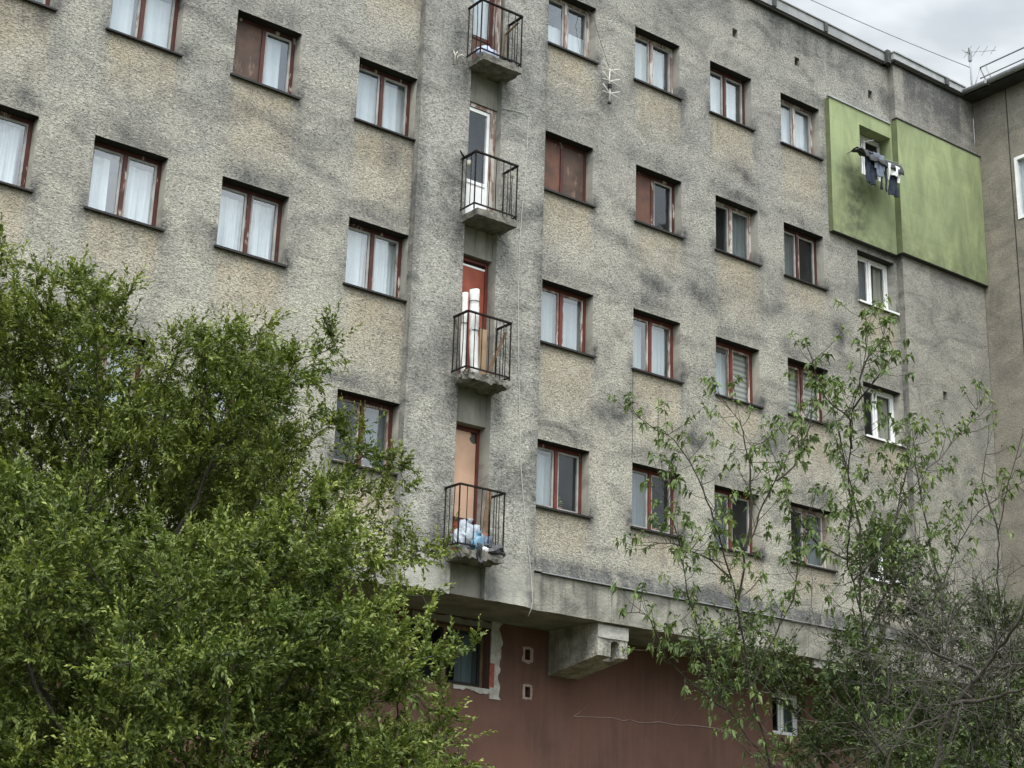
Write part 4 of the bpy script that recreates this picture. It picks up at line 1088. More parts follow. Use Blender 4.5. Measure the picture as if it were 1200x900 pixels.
# --- fourth balcony (B4): bags
z4 = SLABZ['B4'] + .125
tag(crumple('plastic_bag', (-.13, -.40, z4 + .20), (.25, .13, .25), M['bag_white'], 1.7, .32, 5, (.02, 0, .26)), 'big stuffed white plastic bag on the lowest balcony', 'plastic bag')
tag(crumple('plastic_bag', (-.03, -.50, z4 + .12), (.115, .055, .14), M['bag_blue'], 4.1, .3, 4, (.02, 0, .15)), 'light blue plastic bag pressed against the lowest balcony bars', 'plastic bag')
tag(crumple('plastic_bag', (.19, -.41, z4 + .15), (.12, .10, .15), M['bag_grey'], 9.1, .35, 4), 'dark blue-grey bag behind the bars, right of the blue bag', 'plastic bag')
tag(crumple('plastic_bag', (.27, -.47, z4 + .06), (.22, .11, .11), M['bag_black'], 5.7, .45, 5), 'shiny black bin bag spilling at the lowest balcony right corner', 'plastic bag')
tag(crumple('plastic_bag', (.10, -.52, z4 + .035), (.10, .045, .05), M['white_cloth'], 8.8, .4, 4), 'small white bag squashed low between the blue and black bags', 'plastic bag')
mb = MB(); mb.bar((.26, -.24, z4), (.37, -.22, z4 + 1.10), .085, .025)
tag(mb.build('leaning_plank', M['plank']), 'rough brown plank leaning in the lowest balcony right corner', 'plank')
mb = MB(); mb.box(.20, .33, -.30, -.22, z4 + .22, z4 + .36); tag(mb.build('brick_red_box', M['terracotta'], bevel=.006), 'small brick red box beside the plank on the lowest balcony', 'box')
# black rag hanging over the slab's front edge
nx, nz = 6, 14; V = []; F = []
for j in range(nz + 1):
    for i in range(nx + 1):
        tz = j / nz; x = -.115 + .085 * i / nx + .03 * tz; zc = z4 + .10 - .30 * tz
        V.append((x + .008 * math.sin(tz * 9), -.605 - .018 * math.sin(i * 1.6) - .012 * math.sin(tz * 7), zc - (.03 * (i % 2) if j == nz else 0)))
for j in range(nz):
    for i in range(nx): F.append((j * 7 + i, j * 7 + i + 1, (j + 1) * 7 + i + 1, (j + 1) * 7 + i))
o = link('hanging_rag', np_mesh('hanging_rag', np.array(V), np.array(F), M['bag_black'], True)); md = o.modifiers.new('thickness', 'SOLIDIFY'); md.thickness = .008
tag(o, 'strip of black plastic hanging over the lowest balcony slab edge', 'rag')

# --- drying rack and laundry at the green panel's window
RK = thing('drying_rack', 'clothes drying frame of thin poles sticking out of the green panel window', 'drying rack', (9.7, -.12, 16.7))
mb = MB()
for x in (9.05, 10.26): mb.tube([(x + (.2 if x < 10 else -.05), .10, 16.86), (x, -.62, 16.72)], .010, 5)
mb.tube([(9.75, .05, 17.30), (10.02, -.12, 17.38)], .010, 5)
mb.build('pole', M['alu'], RK, origin=(9.7, -.12, 16.7))
mb = MB()
for y in (-.62, -.48, -.34): mb.tube([(9.0, y, 16.71 + (y + .62) * .2), (9.7, y, 16.66 + (y + .62) * .2), (10.32, y, 16.74 + (y + .62) * .2)], .004, 4)
mb.build('line', M['cable_white'], RK, origin=(9.7, -.12, 16.7))
def hang_cloth(name, lab, x0, x1, y, ztop, outline, mat, seed, cat, fold=.02, th=.012):
    """outline(u) -> list of (v_start,v_end) drop bands for column u in 0..1"""
    nx, nz = 26, 26; vid = {}; V = []; F = []
    def vert(i, j, zdrop):
        if (i, j) not in vid:
            u = i / nx; x = x0 + (x1 - x0) * u; z = ztop - zdrop * j / nz
            yy = y + fold * (math.sin(u * 9 + seed + j * .08) + .6 * math.sin(u * 23 + seed * 2 - j * .13)) * (.3 + j / nz) + .02 * mnoise.noise(Vector((x * 6, z * 6, seed)))
            vid[(i, j)] = len(V); V.append((x + .02 * mnoise.noise(Vector((z * 5, seed, x))), yy, z))
        return vid[(i, j)]
    H, fn = outline; H *= .88; x0, x1 = 9.66 + (x0 - 9.6) * .87, 9.66 + (x1 - 9.6) * .87
    for i in range(nx):
        for j in range(nz):
            if fn((i + .5) / nx, (j + .5) / nz): F.append([vert(i, j, H), vert(i + 1, j, H), vert(i + 1, j + 1, H), vert(i, j + 1, H)])
    o = link(name, np_mesh(name, np.array(V), np.array(F), mat, True))
    md = o.modifiers.new('thickness', 'SOLIDIFY'); md.thickness = th; md.offset = 0
    return tag(o, lab, cat)
legs = lambda u, v: v < .30 or (u < .44 - .06 * v) or (u > .56 + .06 * v)
hang_cloth('trousers', 'dark denim trousers at the left end of the drying line', 9.02, 9.32, -.60, 16.72, (.84, legs), M['denim'], 1.0, 'trousers')
hang_cloth('shirt', 'grey-blue long shirt hanging beside the dark denim trousers', 9.25, 9.62, -.64, 16.70, (.56, lambda u, v: abs(u - .5) < .34 or v < .75 and abs(u - .5) < .5 - .05 * v), M['greyblue'], 2.1, 'shirt')
hang_cloth('trousers', 'blue-black trousers in the middle of the drying line', 9.50, 9.78, -.60, 16.66, (.78, legs), M['denim'], 3.3, 'trousers')
hang_cloth('shirt', 'white long sleeved shirt hanging at the right of the drying line', 9.72, 10.16, -.66, 16.58, (.42, lambda u, v: (.16 < u < .86 and v < .62) or (u <= .16 and v < 1) or (u >= .86 and v < .9)), M['white_cloth'], 4.4, 'shirt')
hang_cloth('shorts', 'navy shorts showing below the white shirt on the line', 9.82, 10.12, -.60, 16.40, (.52, lambda u, v: v < .5 or u < .46 or u > .54), M['denim'], 5.2, 'shorts')
# dark cloth thrown over the top of the rack
nx, ny = 40, 16; V = []; F = []
for j in range(ny + 1):
    for i in range(nx + 1):
        u, v = i / nx, j / ny; x = 9.07 + 1.16 * u
        a = (v - .35) * 2.6
        y = -.48 - .20 * math.sin(max(-1.2, min(1.4, a))) ; z = 16.78 - .03 * math.sin(u * 3.1) - .30 * max(0, v - .35) / .65 * (1.0 + .5 * mnoise.noise(Vector((x * 3, 2, 0)))) - .08 * max(0, .35 - v)
        V.append((x, y - .02 * math.sin(x * 24 + v * 3), z + .035 * mnoise.noise(Vector((x * 6, v * 4, 1))) + .02 * mnoise.noise(Vector((x * 15, v * 9, 4)))))
for j in range(ny):
    for i in range(nx): F.append((j * (nx + 1) + i, j * (nx + 1) + i + 1, (j + 1) * (nx + 1) + i + 1, (j + 1) * (nx + 1) + i))
o = link('dark_towel', np_mesh('dark_towel', np.array(V), np.array(F), M['black_cloth'], True)); md = o.modifiers.new('thickness', 'SOLIDIFY'); md.thickness = .012
tag(o, 'crumpled charcoal towel thrown over the top of the drying frame', 'towel')

# potted plants behind panes on the lowest full row
def pot_plant(x, z, lab, seed, n=26, L=.20):
    P = Vector((x, FY1 + .09, z)); root = thing('potted_plant', lab, 'potted plant', P)
    mb = MB(); mb.loft([[(P.x + r * math.cos(a), P.y + r * math.sin(a), P.z + h) for a in np.linspace(0, 2 * math.pi, 17)[:-1]] for r, h in ((.045, .0), (.062, .10), (.068, .10), (.068, .12), (.058, .12))]); mb.build('pot', M['terracotta'], root, origin=P)
    rr = random.Random(seed); pos, dirs, ln = [], [], []
    for i in range(n):
        a = rr.uniform(0, 6.28); e = rr.uniform(.3, 1.3); pos.append(P + Vector((0, 0, .12 + rr.uniform(0, .10)))); dirs.append(Vector((math.cos(a) * math.cos(e), math.sin(a) * math.cos(e) * .5, math.sin(e)))); ln.append(L * rr.uniform(.6, 1.1))
    me = leaf_mesh('foliage', np.array(pos) - np.array(P), np.array(dirs), np.array(ln), .34, M['leaf_sap'], np.random.default_rng(seed), droop=.35)
    link('foliage', me, root)


# ------------------------------------------------------------------ vegetation helpers
def unit(a): return a / (np.linalg.norm(a, axis=-1, keepdims=True) + 1e-9)

def leaf_mesh(name, pos, dirs, length, ratio, mat, rng, droop=.15, tint=None, fold=.12):
    """kite-shaped folded leaves: base, two sides, tip, midrib"""
    n = len(pos); d = unit(dirs)
    rnd = unit(rng.normal(size=(n, 3)) + np.array([0, 0, 1.1]))
    s = unit(np.cross(d, rnd)); up = np.cross(s, d)
    L = length[:, None]; w = L * ratio / 2
    base = pos; mid = pos + d * L * .5 - up * L * fold * .4
    lf = pos + d * L * .46 + s * w + up * L * fold * .6; rt = pos + d * L * .46 - s * w + up * L * fold * .6
    tip = pos + d * L * (1 - droop * .3) - np.array([0, 0, 1.0]) * L * droop
    V = np.stack([base, lf, mid, rt, tip], 1).reshape(-1, 3)
    i = np.arange(n)[:, None] * 5
    F = np.concatenate([i + np.array([[0, 1, 2]]), i + np.array([[1, 4, 2]]), i + np.array([[0, 2, 3]]), i + np.array([[2, 4, 3]])], 0)
    if tint is None: tint = rng.random(n)
    return np_mesh(name, V, F, mat, attrs={'tint': ('FLOAT', np.repeat(np.clip(tint, 0, 1), 5))})

def tubes_mesh(name, segs, mat, sides_fn=None):
    """segs: list of (points, radii); merged into one mesh"""
    vs, fs, n0 = [], [], 0
    for pts, rad in segs:
        P = np.asarray(pts, float); r = np.asarray(rad, float); k = 6 if r.max() > .012 else (4 if r.max() > .004 else 3)
        d = np.gradient(P, axis=0); d = unit(d)
        ref = np.array([.31, .17, .94]) if abs(d[0] @ np.array([.31, .17, .94])) < .9 else np.array([1., 0, 0])
        a = unit(np.cross(d, ref)); b2 = np.cross(d, a)
        th = np.arange(k) * 2 * math.pi / k
        ring = P[:, None, :] + (a[:, None, :] * np.cos(th)[None, :, None] + b2[:, None, :] * np.sin(th)[None, :, None]) * r[:, None, None]
        vs.append(ring.reshape(-1, 3)); m_ = len(P)
        ii, kk = np.meshgrid(np.arange(m_ - 1), np.arange(k), indexing='ij'); k2 = (kk + 1) % k
        fs.append(np.stack([n0 + ii * k + kk, n0 + ii * k + k2, n0 + (ii + 1) * k + k2, n0 + (ii + 1) * k + kk], -1).reshape(-1, 4)); n0 += m_ * k
    return np_mesh(name, np.concatenate(vs), np.concatenate(fs), mat, True)

def colonize(starts, attract, step, infl, kill, rng, iters=160):
    pos = [np.array(p, float) for p in starts]; par = [i - 1 for i in range(len(starts))]
    A = attract.copy()
    for it in range(iters):
        if not len(A): break
        kd = kdtree.KDTree(len(pos))
        for i, p in enumerate(pos): kd.insert(p, i)
        kd.balance()
        acc = {}; near = np.empty(len(A))
        for j, a in enumerate(A):
            co_, i, dist = kd.find(a); near[j] = dist
            if dist < infl or it < 25:
                v = (a - pos[i]) / (dist + 1e-6)
                if i in acc: acc[i] = acc[i] + v
                else: acc[i] = v
        A2 = A[near > kill]
        if not acc: break
        added = 0
        for i, v in acc.items():
            v = v / (np.linalg.norm(v) + 1e-9) + rng.normal(size=3) * .22 + np.array([0, 0, .08])
            p = pos[i] + v / np.linalg.norm(v) * step
            co_, i2, dist = kd.find(p)
            if dist < step * .45: continue
            pos.append(p); par.append(i); added += 1
        A = A2
        if not added: break
    return np.array(pos), np.array(par)

def skeleton_segs(pos, par, r0, expo, rmax):
    n = len(pos); kids = [[] for _ in range(n)]
    for i in range(n):
        if par[i] >= 0: kids[par[i]].append(i)
    r = np.zeros(n)
    for i in range(n - 1, -1, -1):
        r[i] = r0 if not kids[i] else sum(r[k] ** expo for k in kids[i]) ** (1 / expo)
    r = np.minimum(r, rmax)
    segs = []; stack = [(0, None)]
    while stack:
        i, prev = stack.pop()
        chain = [i] if prev is None else [prev, i]
        while kids[chain[-1]]:
            ks = sorted(kids[chain[-1]], key=lambda k: -r[k])
            for k in ks[1:]: stack.append((k, chain[-1]))
            chain.append(ks[0])
        if len(chain) > 1:
            rr = r[chain].copy()
            if prev is not None: rr[0] = rr[1]
            segs.append((pos[chain], rr))
    return segs, r, kids

def lobe_points(lobes, density, rng, cl_r=.24, fill=.5):
    """points gathered in flattened clumps with gaps between them"""
    out = []
    for (c, rad) in lobes:
        vol = rad ** 3 * 4.19
        r = min(cl_r, rad * .8); ncl = max(2, int(vol / (r ** 3 * 4.19) * fill * 1.25))
        cc = np.array(c) + unit(rng.normal(size=(ncl, 3))) * (rng.random((ncl, 1)) ** .28) * rad * np.array([1, 1, .95])
        n = max(3, int(density * vol / ncl))
        for k in range(ncl):
            rr = r * rng.uniform(.7, 1.25)
            p = unit(rng.normal(size=(n, 3))) * (rng.random((n, 1)) ** .4) * rr
            out.append(cc[k] + p * np.array([1.15, 1.15, .62]))
    return np.concatenate(out)

def leafy_tree(name, label, trunk, lobes, leaf_mat, bark, seed, density, step, kill, shoots, shoot_len, leaf_len, per_shoot, ratio=.36, up=.55, r0=.0028, cl_r=.24, fill=.5):
    rng = np.random.default_rng(seed)
    root_p = np.array(trunk[0], float)
    root = thing(name, label, 'tree' if 'tree' in name else 'bush', tuple(root_p))
    st = []
    for a, c in zip(trunk[:-1], trunk[1:]):
        a, c = np.array(a, float), np.array(c, float); k = max(1, int(np.linalg.norm(c - a) / step))
        st += [a + (c - a) * i / k + rng.normal(size=3) * .006 for i in range(k)]
    st.append(np.array(trunk[-1], float))
    A = lobe_points(lobes, density, rng, cl_r, fill)
    pos, par = colonize(st, A, step, .75, kill, rng)
    segs, r, kids = skeleton_segs(pos, par, r0, 2.25, .075)
    # leafy shoots
    cand = np.array([i for i in range(len(st), len(pos)) if r[i] < r0 * 4.0])
    tips = np.array([i for i in cand if not kids[i]])
    pick = np.concatenate([tips, tips, rng.choice(cand, max(0, shoots - 2 * len(tips)))]) if shoots > 2 * len(tips) else rng.choice(tips, shoots)
    P0 = pos[pick]; D0 = unit(pos[pick] - pos[np.maximum(par[pick], 0)])
    n = len(pick)
    D = unit(D0 * .7 + rng.normal(size=(n, 3)) * .55 + np.array([0, 0, up]))
    SL = shoot_len * rng.uniform(.45, 1.25, n)
    bend = rng.normal(size=(n, 3)) * .25 + np.array([0, 0, -.12])
    stint = np.clip(rng.normal(.45, .16, n), 0, 1)
    clump = np.array([mnoise.noise(Vector(p * 1.5)) for p in P0]); stint = np.clip(stint + clump * .25, 0, 1)
    m_ = per_shoot
    tt = (np.arange(m_) + .6) / m_
    lp, ld, ll, lt = [], [], [], []
    for j, tv in enumerate(tt):
        c = P0 + D * SL[:, None] * tv + bend * (SL[:, None] * tv ** 2) * .6
        ax = unit(D + bend * tv * .9)
        ang = j * 2.4 + rng.uniform(0, 6.28, n)[:, None] * .15
        side = unit(np.cross(ax, unit(rng.normal(size=(n, 3)))))
        out = .75 * (1 - tv * .55)
        lp.append(c); ld.append(unit(ax * (.5 + .45 * tv) + side * out + np.array([0, 0, -.05])))
        ll.append(leaf_len * rng.uniform(.7, 1.25, n) * (1.0 - .35 * max(0, tv - .7) / .3)); lt.append(stint + rng.normal(0, .12, n) + (.20 if tv > .75 else 0))
    me = leaf_mesh('crown', np.concatenate(lp) - root_p, np.concatenate(ld), np.concatenate(ll), ratio, leaf_mat, rng, tint=np.concatenate(lt))
    tsegs = [(s[0] - root_p, s[1]) for s in segs]
    ts = np.array([0, .5, 1.0])
    sub = rng.choice(n, min(n, 2600), replace=False)
    for i in sub:
        pts = np.array([P0[i] + D[i] * SL[i] * tv + bend[i] * SL[i] * tv ** 2 * .6 for tv in ts]) - root_p
        tsegs.append((pts, np.array([.0020, .0016, .0008])))
    link('trunk', tubes_mesh('trunk', tsegs, bark), root)
    link('crown', me, root)
    return root

# tall tree at the left, behind
leafy_tree('deciduous_tree', 'tall feathery light green tree at the left, with twigs reaching up over the facade', 
    [(-9.35, -9.45, 0), (-9.45, -9.5, 1.2), (-9.7, -9.7, 2.3), (-9.9, -9.75, 3.0)],
    [((-10.29, -9.76, 5.14), .66), ((-9.25, -10.40, 4.95), .66), ((-8.55, -10.70, 4.25), .55), ((-9.52, -9.96, 4.28), 1.0), ((-11.03, -9.26, 5.22), .84), ((-10.80, -9.65, 5.72), .26), ((-9.07, -10.77, 5.46), .30), ((-9.35, -10.6, 5.25), .34), ((-10.2, -9.9, 5.55), .25), ((-8.30, -10.82, 4.05), .27), ((-9.9, -9.2, 3.4), 1.0), ((-9.3, -9.4, 4.5), .9), ((-10.4, -8.9, 4.7), .9)],
    M['leaf_tall'], M['bark'], 11, 230, .085, .12, 15500, .20, .040, 16, .40, cl_r=.23, fill=.62)
leafy_tree('leafy_bush', 'broad dense bush filling the lower left in front of the taller feathery tree',
    [(-9.95, -11.3, 0), (-9.98, -11.35, .9), (-9.9, -11.5, 1.7)],
    [((-10.41, -11.46, 3.06), .90), ((-9.55, -12.12, 3.24), .56), ((-9.15, -12.30, 2.98), .27), ((-10.92, -11.22, 3.45), .53), ((-9.86, -11.57, 2.44), 1.10), ((-9.20, -12.05, 2.47), .56), ((-11.23, -10.71, 2.86), .97), ((-9.83, -12.05, 3.58), .33), ((-9.5, -11.95, 2.05), .8), ((-9.0, -12.2, 2.2), .45), ((-8.97, -12.09, 3.09), .29), ((-8.95, -12.1, 2.6), .33), ((-8.75, -11.95, 3.40), .20), ((-8.98, -12.18, 3.26), .27), ((-9.13, -12.23, 2.7), .39), ((-8.80, -12.07, 3.58), .20), ((-8.79, -12.11, 2.74), .24), ((-8.80, -12.2, 3.12), .18), ((-8.72, -12.1, 2.45), .26)],
    M['leaf_front'], M['bark'], 23, 230, .085, .12, 13000, .18, .041, 16, .44, .5, cl_r=.22, fill=.55)

# saplings on the right
def sapling(label, stems, r_base, seed, leaf_len, mat, bark, twig_gap=.16, cluster=7, start=.3, extra=0, name='sapling', twig_len=(.07, .26), leafy=1.0):
    rng = np.random.default_rng(seed); base = np.array(stems[0][0], float); base_g = np.array([base[0] + .05, base[1] + .05, 0.0])
    root = thing(name, label, 'tree', tuple(base_g))
    segs = []; lp, ld, ll, lt = [], [], [], []
    done = []
    for si, st in enumerate(stems):
        P = np.array(st, float)
        if np.allclose(P[0], base): P = np.concatenate([[base_g], [base_g * .5 + P[0] * .5 + rng.normal(size=3) * .02], P])
        # resample with slight wobble
        seg = np.linalg.norm(np.diff(P, axis=0), axis=1); s = np.concatenate([[0], np.cumsum(seg)]); L = s[-1]
        k = max(4, int(L / .07)); t_ = np.linspace(0, L, k); Q = np.stack([np.interp(t_, s, P[:, a]) for a in range(3)], 1)
        Q[1:-1] += rng.normal(size=(k - 2, 3)) * .004
        rb = r_base * (1.0 if si == 0 else .62); rad = rb * (1 - t_ / L) ** .75 + .0022
        if np.allclose(P[0], base_g) and si > 0: rad = r_base * .8 * (1 - t_ / L) ** .75 + .0022
        segs.append((Q - base_g, rad))
        # side twigs carrying leaf clusters
        spots = np.arange(max(start * L, 2.2 if P[0][2] == 0 else 0.1), L, twig_gap)
        spots = np.concatenate([spots + rng.uniform(-.4, .4, len(spots)) * twig_gap, [L, L]])
        for sp in spots:
            sp = min(max(sp, 0), L)
            o_ = np.array([np.interp(sp, t_, Q[:, a]) for a in range(3)]); o2 = np.array([np.interp(max(0, sp - .08), t_, Q[:, a]) for a in range(3)])
            ax = unit(o_ - o2 + 1e-6)
            end = sp >= L - 1e-6
            for rep in range(1 if end else rng.integers(1, 3)):
                d = unit(ax * (1.0 if end else .45) + rng.normal(size=3) * (.25 if end else .75) + np.array([0, 0, .25]))
                tl = rng.uniform(*twig_len) * (.5 if end else 1.0)
                mid = o_ + d * tl * .5 + np.array([0, 0, -.01]); tip = o_ + d * tl + np.array([0, 0, .02])
                segs.append((np.array([o_, mid, tip]) - base_g, np.array([.003, .0022, .0014])))
                if rng.random() > leafy: continue
                nc = rng.integers(max(3, cluster - 2), cluster + 3); tb = rng.normal(.45, .2)
                for q2 in range(nc):
                    a = 6.28 * q2 / nc + rng.uniform(-.4, .4); 
                    e1 = unit(np.cross(d, rng.normal(size=3))); e2 = np.cross(d, e1)
                    dd = unit((e1 * math.cos(a) + e2 * math.sin(a)) * 1.0 + d * .35 + np.array([0, 0, rng.uniform(-.75, -.1)]))
                    at = tip - d * tl * rng.uniform(0, .35) * (q2 % 2)
                    lp.append(at); ld.append(dd); ll.append(leaf_len * rng.uniform(.6, 1.2)); lt.append(tb + rng.normal(0, .12))
    link('trunk', tubes_mesh('trunk', segs, bark), root)
    if lp: link('crown', leaf_mesh('crown', np.array(lp) - base_g, np.array(ld), np.array(ll), .40, mat, rng, droop=.42, tint=np.array(lt), fold=.1), root)
    return root

S1 = [[(-4.46,-11.87,2.86),(-4.66,-11.99,3.47),(-4.72,-12.01,3.58),(-4.81,-12.03,3.76),(-4.89,-12.07,3.95),(-4.99,-12.1,4.17),(-5.07,-12.12,4.31),(-5.1,-12.16,4.4),(-5.16,-12.26,4.71),(-5.25,-12.31,4.95),(-5.27,-12.37,5.08),(-5.33,-12.45,5.35),(-5.35,-12.55,5.56),(-5.37,-12.63,5.76),(-5.43,-12.69,5.97)],
 [(-4.84,-12.03,3.96),(-4.91,-12.11,4.38),(-4.9,-12.11,4.51),(-4.97,-12.12,4.79),(-5.06,-12.12,5.09),(-5.12,-12.12,5.33),(-5.17,-12.11,5.53)],
 [(-5.23,-12.34,5.09),(-5.35,-12.44,5.28),(-5.5,-12.44,5.33),(-5.64,-12.45,5.37),(-5.85,-12.51,5.66)],
 [(-5.3,-12.5,5.58),(-5.24,-12.51,5.73),(-5.14,-12.57,5.89),(-5.08,-12.57,5.98)], [(-5.29,-12.42,5.37),(-5.3,-12.59,5.49),(-5.32,-12.75,5.61)],
 [(-4.94,-12.06,4.18),(-4.75,-12.15,4.39),(-4.63,-12.23,4.67),(-4.57,-12.28,5.0),(-4.49,-12.34,5.31)], [(-5.01,-12.07,4.33),(-5.29,-12.05,4.39),(-5.53,-12.1,4.5),(-5.73,-12.17,4.62)],
 [(-4.78,-12.0,3.76),(-4.86,-12.27,4.04),(-4.92,-12.53,4.24),(-4.96,-12.76,4.33)]]
S2 = [[(-5.64,-11.86,2.76),(-5.9,-11.92,3.27),(-6.06,-12.0,3.63),(-6.16,-12.05,3.82),(-6.25,-12.1,3.98),(-6.35,-12.13,4.13),(-6.51,-12.17,4.4),(-6.69,-12.2,4.67),(-6.85,-12.19,4.83),(-6.96,-12.18,4.89),(-7.1,-12.14,4.94),(-7.21,-12.14,5.0)],
 [(-6.08,-11.97,3.83),(-6.07,-12.02,4.05),(-6.07,-12.05,4.24),(-6.02,-12.09,4.36),(-5.99,-12.14,4.55),(-5.92,-12.22,4.74),(-5.87,-12.28,4.9),(-5.82,-12.31,5.02),(-5.76,-12.38,5.18)],
 [(-6.15,-12.0,4.01),(-6.28,-12.01,4.09),(-6.43,-12.0,4.14),(-6.6,-11.97,4.19),(-6.74,-11.95,4.2),(-6.86,-11.92,4.16)],
 [(-6.19,-12.17,4.2),(-6.19,-12.24,4.46),(-6.26,-12.29,4.81),(-6.28,-12.28,4.93),(-6.32,-12.27,5.08),(-6.36,-12.23,5.17),(-6.43,-12.18,5.28)],
 [(-5.64,-11.86,2.76),(-6.04,-11.81,3.15),(-6.23,-11.85,3.36),(-6.41,-11.92,3.63),(-6.58,-11.99,3.89),(-6.71,-12.08,4.1),(-6.89,-12.15,4.35),(-7.03,-12.22,4.55)],
 [(-5.88,-11.89,3.27),(-5.77,-11.97,3.58),(-5.63,-12.1,3.95),(-5.6,-12.14,4.32),(-5.53,-12.2,4.65)], [(-5.99,-11.76,3.15),(-6.29,-11.72,3.3),(-6.54,-11.73,3.45),(-6.76,-11.8,3.71),(-6.94,-11.8,3.7)],
 [(-6.05,-12.35,4.69),(-5.93,-12.4,4.8),(-5.85,-12.5,5.1),(-5.83,-12.51,5.29)]]
S3 = [[(-3.5,-11.7,2.94),(-3.7,-11.88,3.85),(-3.78,-11.97,4.32),(-3.73,-12.06,4.58),(-3.67,-12.13,4.74),(-3.59,-12.21,4.92),(-3.43,-12.35,5.08),(-3.29,-12.44,5.17),(-3.15,-12.57,5.36)],
 [(-4.0,-11.55,3.2),(-4.17,-11.7,4.28),(-4.19,-11.83,4.74),(-4.13,-11.92,4.97),(-4.04,-12.03,5.18),(-3.93,-12.12,5.31),(-3.81,-12.24,5.51),(-3.72,-12.31,5.64),(-3.68,-12.36,5.8)],
 [(-3.84,-12.01,4.3),(-4.03,-12.07,4.59),(-4.28,-12.18,5.08),(-4.45,-12.29,5.44)], [(-3.52,-11.75,3.05),(-3.75,-11.7,3.12),(-4.0,-11.55,3.2)]]
S4 = [[(-3.07,-12.03,2.96),(-3.29,-12.17,3.59),(-3.47,-12.29,4.11),(-3.58,-12.35,4.37),(-3.67,-12.45,4.68),(-3.71,-12.56,4.94),(-3.73,-12.7,5.22),(-3.76,-12.78,5.37)], [(-3.57,-12.38,4.71),(-3.65,-12.31,5.17),(-3.55,-12.32,5.47)]]
G = 'saplings in front of the right side of the facade'
sapling('tallest slender sapling at right, its tip reaching beside the white framed windows', S1, .011, 31, .061, M['leaf_sap'], M['bark'], .052, 11, twig_len=(.08, .36))['group'] = G
sapling('sapling with forked stems leaning left, in front of the lowest row of red windows', S2, .011, 37, .058, M['leaf_sap'], M['bark'], .052, 11, twig_len=(.08, .34))['group'] = G
sapling('sparse sapling near the right corner, stems slanting up to the right', S3, .010, 41, .057, M['leaf_sap'], M['bark_grey'], .055, 11, twig_len=(.08, .34))['group'] = G
sapling('nearly bare dark upright sapling at the right edge of the picture', S4, .012, 43, .060, M['leaf_sap'], M['bark'], .17, leafy=.35)['group'] = G

# leafy undergrowth behind the saplings
leafy_tree('undergrowth_bush', 'dull green shrub mass under the saplings in front of the maroon wall',
    [(-4.1, -10.9, 0), (-4.1, -10.9, 1.2), (-4.0, -11.1, 2.4)],
    [((-3.78, -11.62, 4.50), .42), ((-4.05, -11.5, 4.35), .36), ((-4.30, -10.98, 3.78), .46), ((-4.90, -10.57, 3.80), .40), ((-3.26, -11.65, 3.62), .70), ((-3.83, -11.04, 3.15), .62), ((-3.0, -12.03, 4.10), .42), ((-3.9, -11.9, 2.9), .7), ((-2.9, -11.9, 3.1), .6)],
    M['leaf_dark'], M['bark'], 53, 230, .085, .13, 4200, .22, .050, 10, .40, .3)

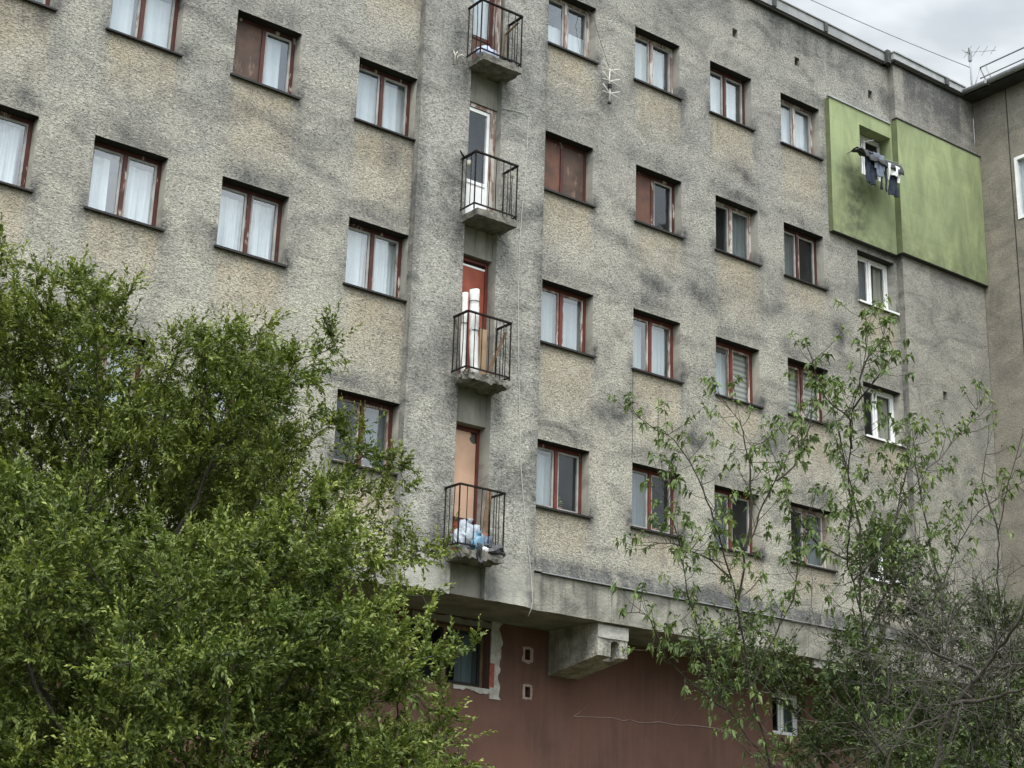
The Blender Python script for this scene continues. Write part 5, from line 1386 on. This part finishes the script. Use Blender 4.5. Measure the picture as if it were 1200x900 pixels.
# bare shrub with a tangle of grey twigs
def bare_shrub(name, label, stems, r_base, seed, n_long, bark, thin=.0032, long=(.35, 1.0)):
    rng = np.random.default_rng(seed); base = np.array(stems[0][0], float); bg = np.array([base[0] + .02, base[1] + .1, 0.0])
    root = thing(name, label, 'bush', tuple(bg)); segs = []; stems_ = []; pts_all = []
    for si, st in enumerate(stems):
        P = np.array(st, float)
        if si == 0: P = np.concatenate([[bg], [(bg + P[0]) / 2 + .03], P])
        seg = np.linalg.norm(np.diff(P, axis=0), axis=1); s = np.concatenate([[0], np.cumsum(seg)]); L = s[-1]
        k = max(5, int(L / .06)); t_ = np.linspace(0, L, k); Q = np.stack([np.interp(t_, s, P[:, a]) for a in range(3)], 1); Q[1:-1] += rng.normal(size=(k - 2, 3)) * .005
        rb = r_base * (1 if si == 0 else .5); stems_.append((Q - bg, rb * (1 - .8 * t_ / L) + .002))
        keep = Q[Q[:, 2] > 2.3]; pts_all.append(keep)
    src = np.concatenate(pts_all)
    def grow(o_, d, L, r, depth):
        k = max(5, int(L / .05)); Q = [o_]; dd = d.copy()
        for i in range(k):
            dd = unit(dd + rng.normal(size=3) * .13 + np.array([0, 0, .02 if depth == 0 else 0])); Q.append(Q[-1] + dd * L / k)
        Q = np.array(Q); segs.append((Q - bg, r * (1 - .75 * np.linspace(0, 1, len(Q))) + .0006))
        if depth < 2:
            for _ in range(int(L / (.16 if depth == 0 else .12))):
                i = rng.integers(1, len(Q) - 1); d2 = unit(unit(Q[i] - Q[i - 1]) + rng.normal(size=3) * .8); grow(Q[i], d2, L * rng.uniform(.25, .55), r * .6, depth + 1)
    for _ in range(n_long):
        o_ = src[rng.integers(len(src))]; d = unit(rng.normal(size=3) + np.array([-.1, .2, .25])); grow(o_, d, rng.uniform(*long), thin * rng.uniform(.7, 1.5), 0)
    link('trunk', tubes_mesh('trunk', stems_, M['bark'] if bark is M['bark_grey'] else bark), root)
    link('twigs', tubes_mesh('twigs', segs, bark), root); return root
BS = [[(-6.23,-13.72,2.59),(-6.19,-13.73,2.63),(-6.19,-13.78,2.82),(-6.15,-13.84,2.99),(-6.09,-13.9,3.07),(-6.01,-13.96,3.17),(-5.96,-13.99,3.22),(-5.79,-14.1,3.25),(-5.61,-14.23,3.32)],
 [(-6.12,-14.04,3.15),(-6.14,-14.17,3.28),(-6.17,-14.27,3.33),(-6.2,-14.37,3.4),(-6.2,-14.55,3.59)], [(-6.09,-13.95,3.12),(-6.03,-13.95,3.18),(-6.14,-13.75,3.3),(-6.19,-13.61,3.44),(-6.2,-13.49,3.57)],
 [(-6.22,-13.89,2.98),(-6.16,-14.12,3.0),(-6.16,-14.3,3.02),(-6.19,-14.47,3.06)]]
bare_shrub('bare_shrub', 'thick dark leaning stem with a tangle of bare grey twigs at the lower right', BS, .026, 61, 52, M['bark_grey'], .0026)
BS2 = [[(-5.5,-12.6,2.4),(-5.4,-12.7,2.8),(-5.25,-12.8,3.1),(-5.0,-12.9,3.5),(-4.9,-12.95,3.9)], [(-5.4,-12.7,2.8),(-5.7,-12.7,3.0),(-6.0,-12.75,3.2)], [(-5.3,-12.8,3.0),(-4.9,-13.1,3.2),(-4.6,-13.2,3.5)]]
bare_shrub('bare_shrub', 'thinner tangle of bare twigs behind, among the lower sapling leaves', BS2, .016, 67, 60, M['bark_grey'], .0024)
tw = [[(-6.2, -12.7, 2.3), (-6.46, -12.64, 2.63), (-6.76, -12.52, 2.88), (-6.97, -12.36, 2.90), (-7.21, -12.19, 2.91), (-7.42, -12.04, 2.93), (-7.54, -11.95, 2.93)]]
bare_shrub('bare_twig', 'single bare reddish twig stretching sideways in front of the maroon wall', tw, .0055, 71, 6, M['bark_pale'], .0020, (.08, .22))

pot_plant(wins[('C1', 4)][0] + .74, 8.12, 'green potted plant on the sill inside the lower window beside the stair bay', 3)
pot_plant(wins[('C2', 4)][0] + .80, 8.12, 'leafy potted plant inside the lower window behind the sapling tips', 8, 30, .24)
